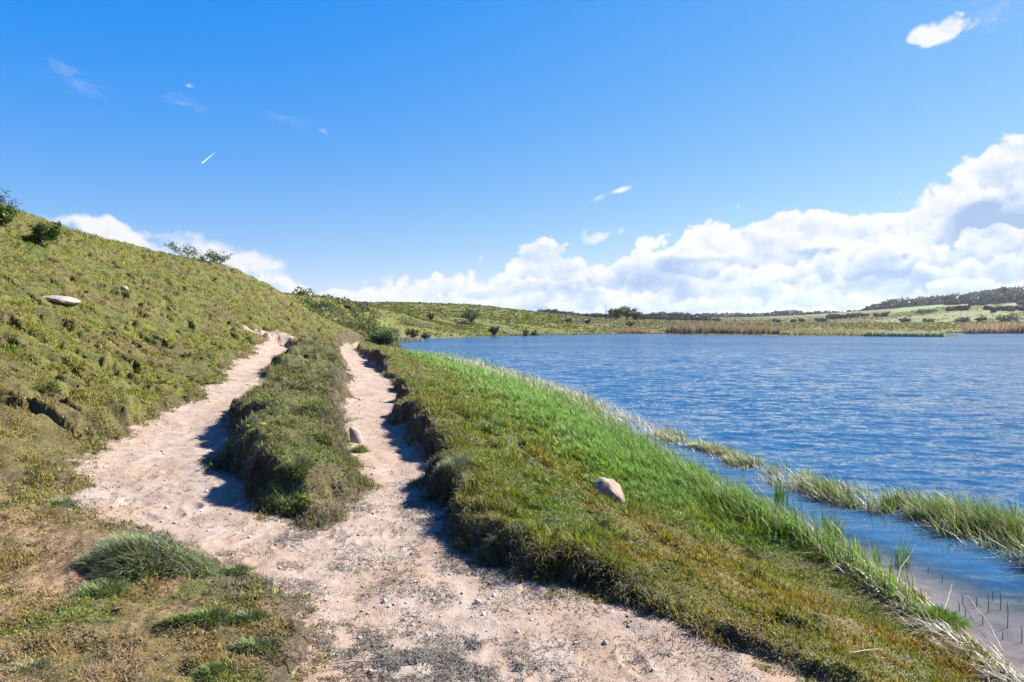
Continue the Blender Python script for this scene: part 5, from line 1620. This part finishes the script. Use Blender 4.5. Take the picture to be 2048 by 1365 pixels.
# ------------------------------------------------------------------ walls, fence, mast of the far shore
def dry_wall(a, b, Da, Db, h, label):
    A_ = gd(a[0], a[1], Da); B_ = gd(b[0], b[1], Db)
    L = math.hypot(B_[0] - A_[0], B_[1] - A_[1]); n = int(L / .55)
    o = thing('stone_wall', (A_[0], A_[1], float(terrain(np.array([A_[0]]), np.array([A_[1]]))[0])), label, 'wall')
    vs, fs = [], []; off = 0
    base_v, base_f = rock_mesh(77, 1, 1, 1, sub=1)
    for k in range(n):
        t = (k + .5) / n
        x = A_[0] + (B_[0] - A_[0]) * t; y = A_[1] + (B_[1] - A_[1]) * t
        z = float(terrain(np.array([x]), np.array([y]))[0])
        hh = h * R2.uniform(.6, 1.15)
        for c_ in range(2):
            s = np.array([.40, .32, hh * .32]) * np.array([R2.uniform(.8, 1.2) for _ in range(3)])
            v = base_v * s + np.array([x + R2.uniform(-.1, .1) - o.location[0], y + R2.uniform(-.1, .1) - o.location[1], z + hh * (.22 + .5 * c_) - o.location[2]])
            vs.append(v); fs.append(base_f + off); off += len(v)
    q = mesh_obj('stones', np.concatenate(vs), np.concatenate(fs), M_PALE, parent=o)
    return o


dry_wall((908, 646), (952, 649), 162, 160, .9, 'low broken stone wall beside the round tree on the far slope')
dry_wall((1118, 644), (1184, 645), 225, 222, .8, 'pale dry stone wall on the green slope beyond the lake')
for (pxa, pxb, pyy, D_, n_, lb) in [(1500, 1705, 650, 300, 24, 'post and wire fence crossing the pale flats'), (1290, 1490, 652, 245, 22, 'post and wire fence behind the russet reed bed')]:
    A_ = gd(pxa, pyy, D_); B_ = gd(pxb, pyy, D_ * 1.03)
    z0 = float(terrain(np.array([A_[0]]), np.array([A_[1]]))[0])
    o = thing('wire_fence', (A_[0], A_[1], z0), lb, 'fence')
    pv, pf = rock_mesh(5, .01, .01, .01, sub=1)
    tops = []
    v, f = tubes([([(0, 0, -.3), (0, 0, .5), (.02, 0, 1.25)], [.11, .10, .09])], 6)
    pm = None
    for k in range(n_):
        t = k / (n_ - 1)
        x = A_[0] + (B_[0] - A_[0]) * t; y = A_[1] + (B_[1] - A_[1]) * t
        z = float(terrain(np.array([x]), np.array([y]))[0])
        if pm is None:
            q = mesh_obj('post', v, f, M_POST, parent=o); pm = q
        else:
            q = pm.copy(); COL.objects.link(q); q.parent = o
        q.location = (x - A_[0], y - A_[1], z - z0)
        tops.append((x - A_[0], y - A_[1], z - z0))
    v2, f2 = tubes([([(a_[0], a_[1] - .11, a_[2] + hz) for a_ in tops], [.015] * n_) for hz in (.45, .8, 1.15)], 3)
    mesh_obj('wire', v2, f2, M_METAL, parent=o)

x, y, z = gd(1211, 634, 520)
z = float(terrain(np.array([x]), np.array([y]))[0])
o = thing('radio_mast', (x, y, z), 'thin distant mast rising above the brown wood', 'mast')
v, f = tubes([([(.5 * math.cos(a), .5 * math.sin(a), -1), (.12 * math.cos(a), .12 * math.sin(a), 8.5)], [.12, .07]) for a in (0, 2.1, 4.2)] +
             [([(.5 * (1 - h / 9) * math.cos(a) + .06, .5 * (1 - h / 9) * math.sin(a), h), (.5 * (1 - h / 9) * math.cos(a + 2.1), .5 * (1 - h / 9) * math.sin(a + 2.1), h + .5)], [.05, .05]) for h in range(0, 8) for a in (0, 2.1, 4.2)], 4)
mesh_obj('lattice', v, f, M_METAL, parent=o)
v, f = tubes([([(0, 0, 8.4), (0, 0, 11)], [.10, .05])], 5)
mesh_obj('antenna', v, f, M_METAL, parent=o)

# ------------------------------------------------------------------ vapour trail of a high aircraft
m, g, out = new_mat('ice_vapour')
p_ = g.n.new('ShaderNodeBsdfDiffuse'); p_.inputs[0].default_value = (.9, .95, .97, 1)
tl = g.n.new('ShaderNodeBsdfTranslucent'); tl.inputs[0].default_value = (.9, .95, .97, 1)
xx = g.n.new('ShaderNodeMixShader'); xx.inputs[0].default_value = .5
g.l.new(p_.outputs[0], xx.inputs[1]); g.l.new(tl.outputs[0], xx.inputs[2]); g.l.new(xx.outputs[0], out.inputs[0])
A_ = Vector(gd(404, 327, 9000)); B_ = Vector(gd(431, 305, 9300))
pts = [tuple((B_ - A_) * t) for t in np.linspace(0, 1, 24)]
rad = [5.0 * (1 - .85 * t) * (1 + .15 * math.sin(t * 40)) for t in np.linspace(0, 1, 24)]
v, f = tubes([(pts, rad)], 8)
o = mesh_obj('vapour_trail', v, f, m, smooth=True)
o.location = A_
tag(o, 'short white vapour trail high in the blue sky at the left', 'vapour trail')


# ------------------------------------------------------------------ the air: a thin even haze
m, g, out = new_mat('haze')
pv = g.n.new('ShaderNodeVolumePrincipled')
pv.inputs['Color'].default_value = (.82, .90, 1.0, 1)
pv.inputs['Density'].default_value = 0.00007
pv.inputs['Anisotropy'].default_value = 0.3
g.l.new(pv.outputs[0], out.inputs['Volume'])
zmax = float(fz.max()) + 60
hx = np.array([[-3300, -3300, -5], [3300, -3300, -5], [3300, 3300, -5], [-3300, 3300, -5], [-3300, -3300, zmax], [3300, -3300, zmax], [3300, 3300, zmax], [-3300, 3300, zmax]], float)
hz = mesh_obj('haze', hx, np.array([[0, 3, 2, 1], [4, 5, 6, 7], [0, 1, 5, 4], [1, 2, 6, 5], [2, 3, 7, 6], [3, 0, 4, 7]]), m)
tag(hz, 'faint haze of the spring air', 'haze', kind='stuff')
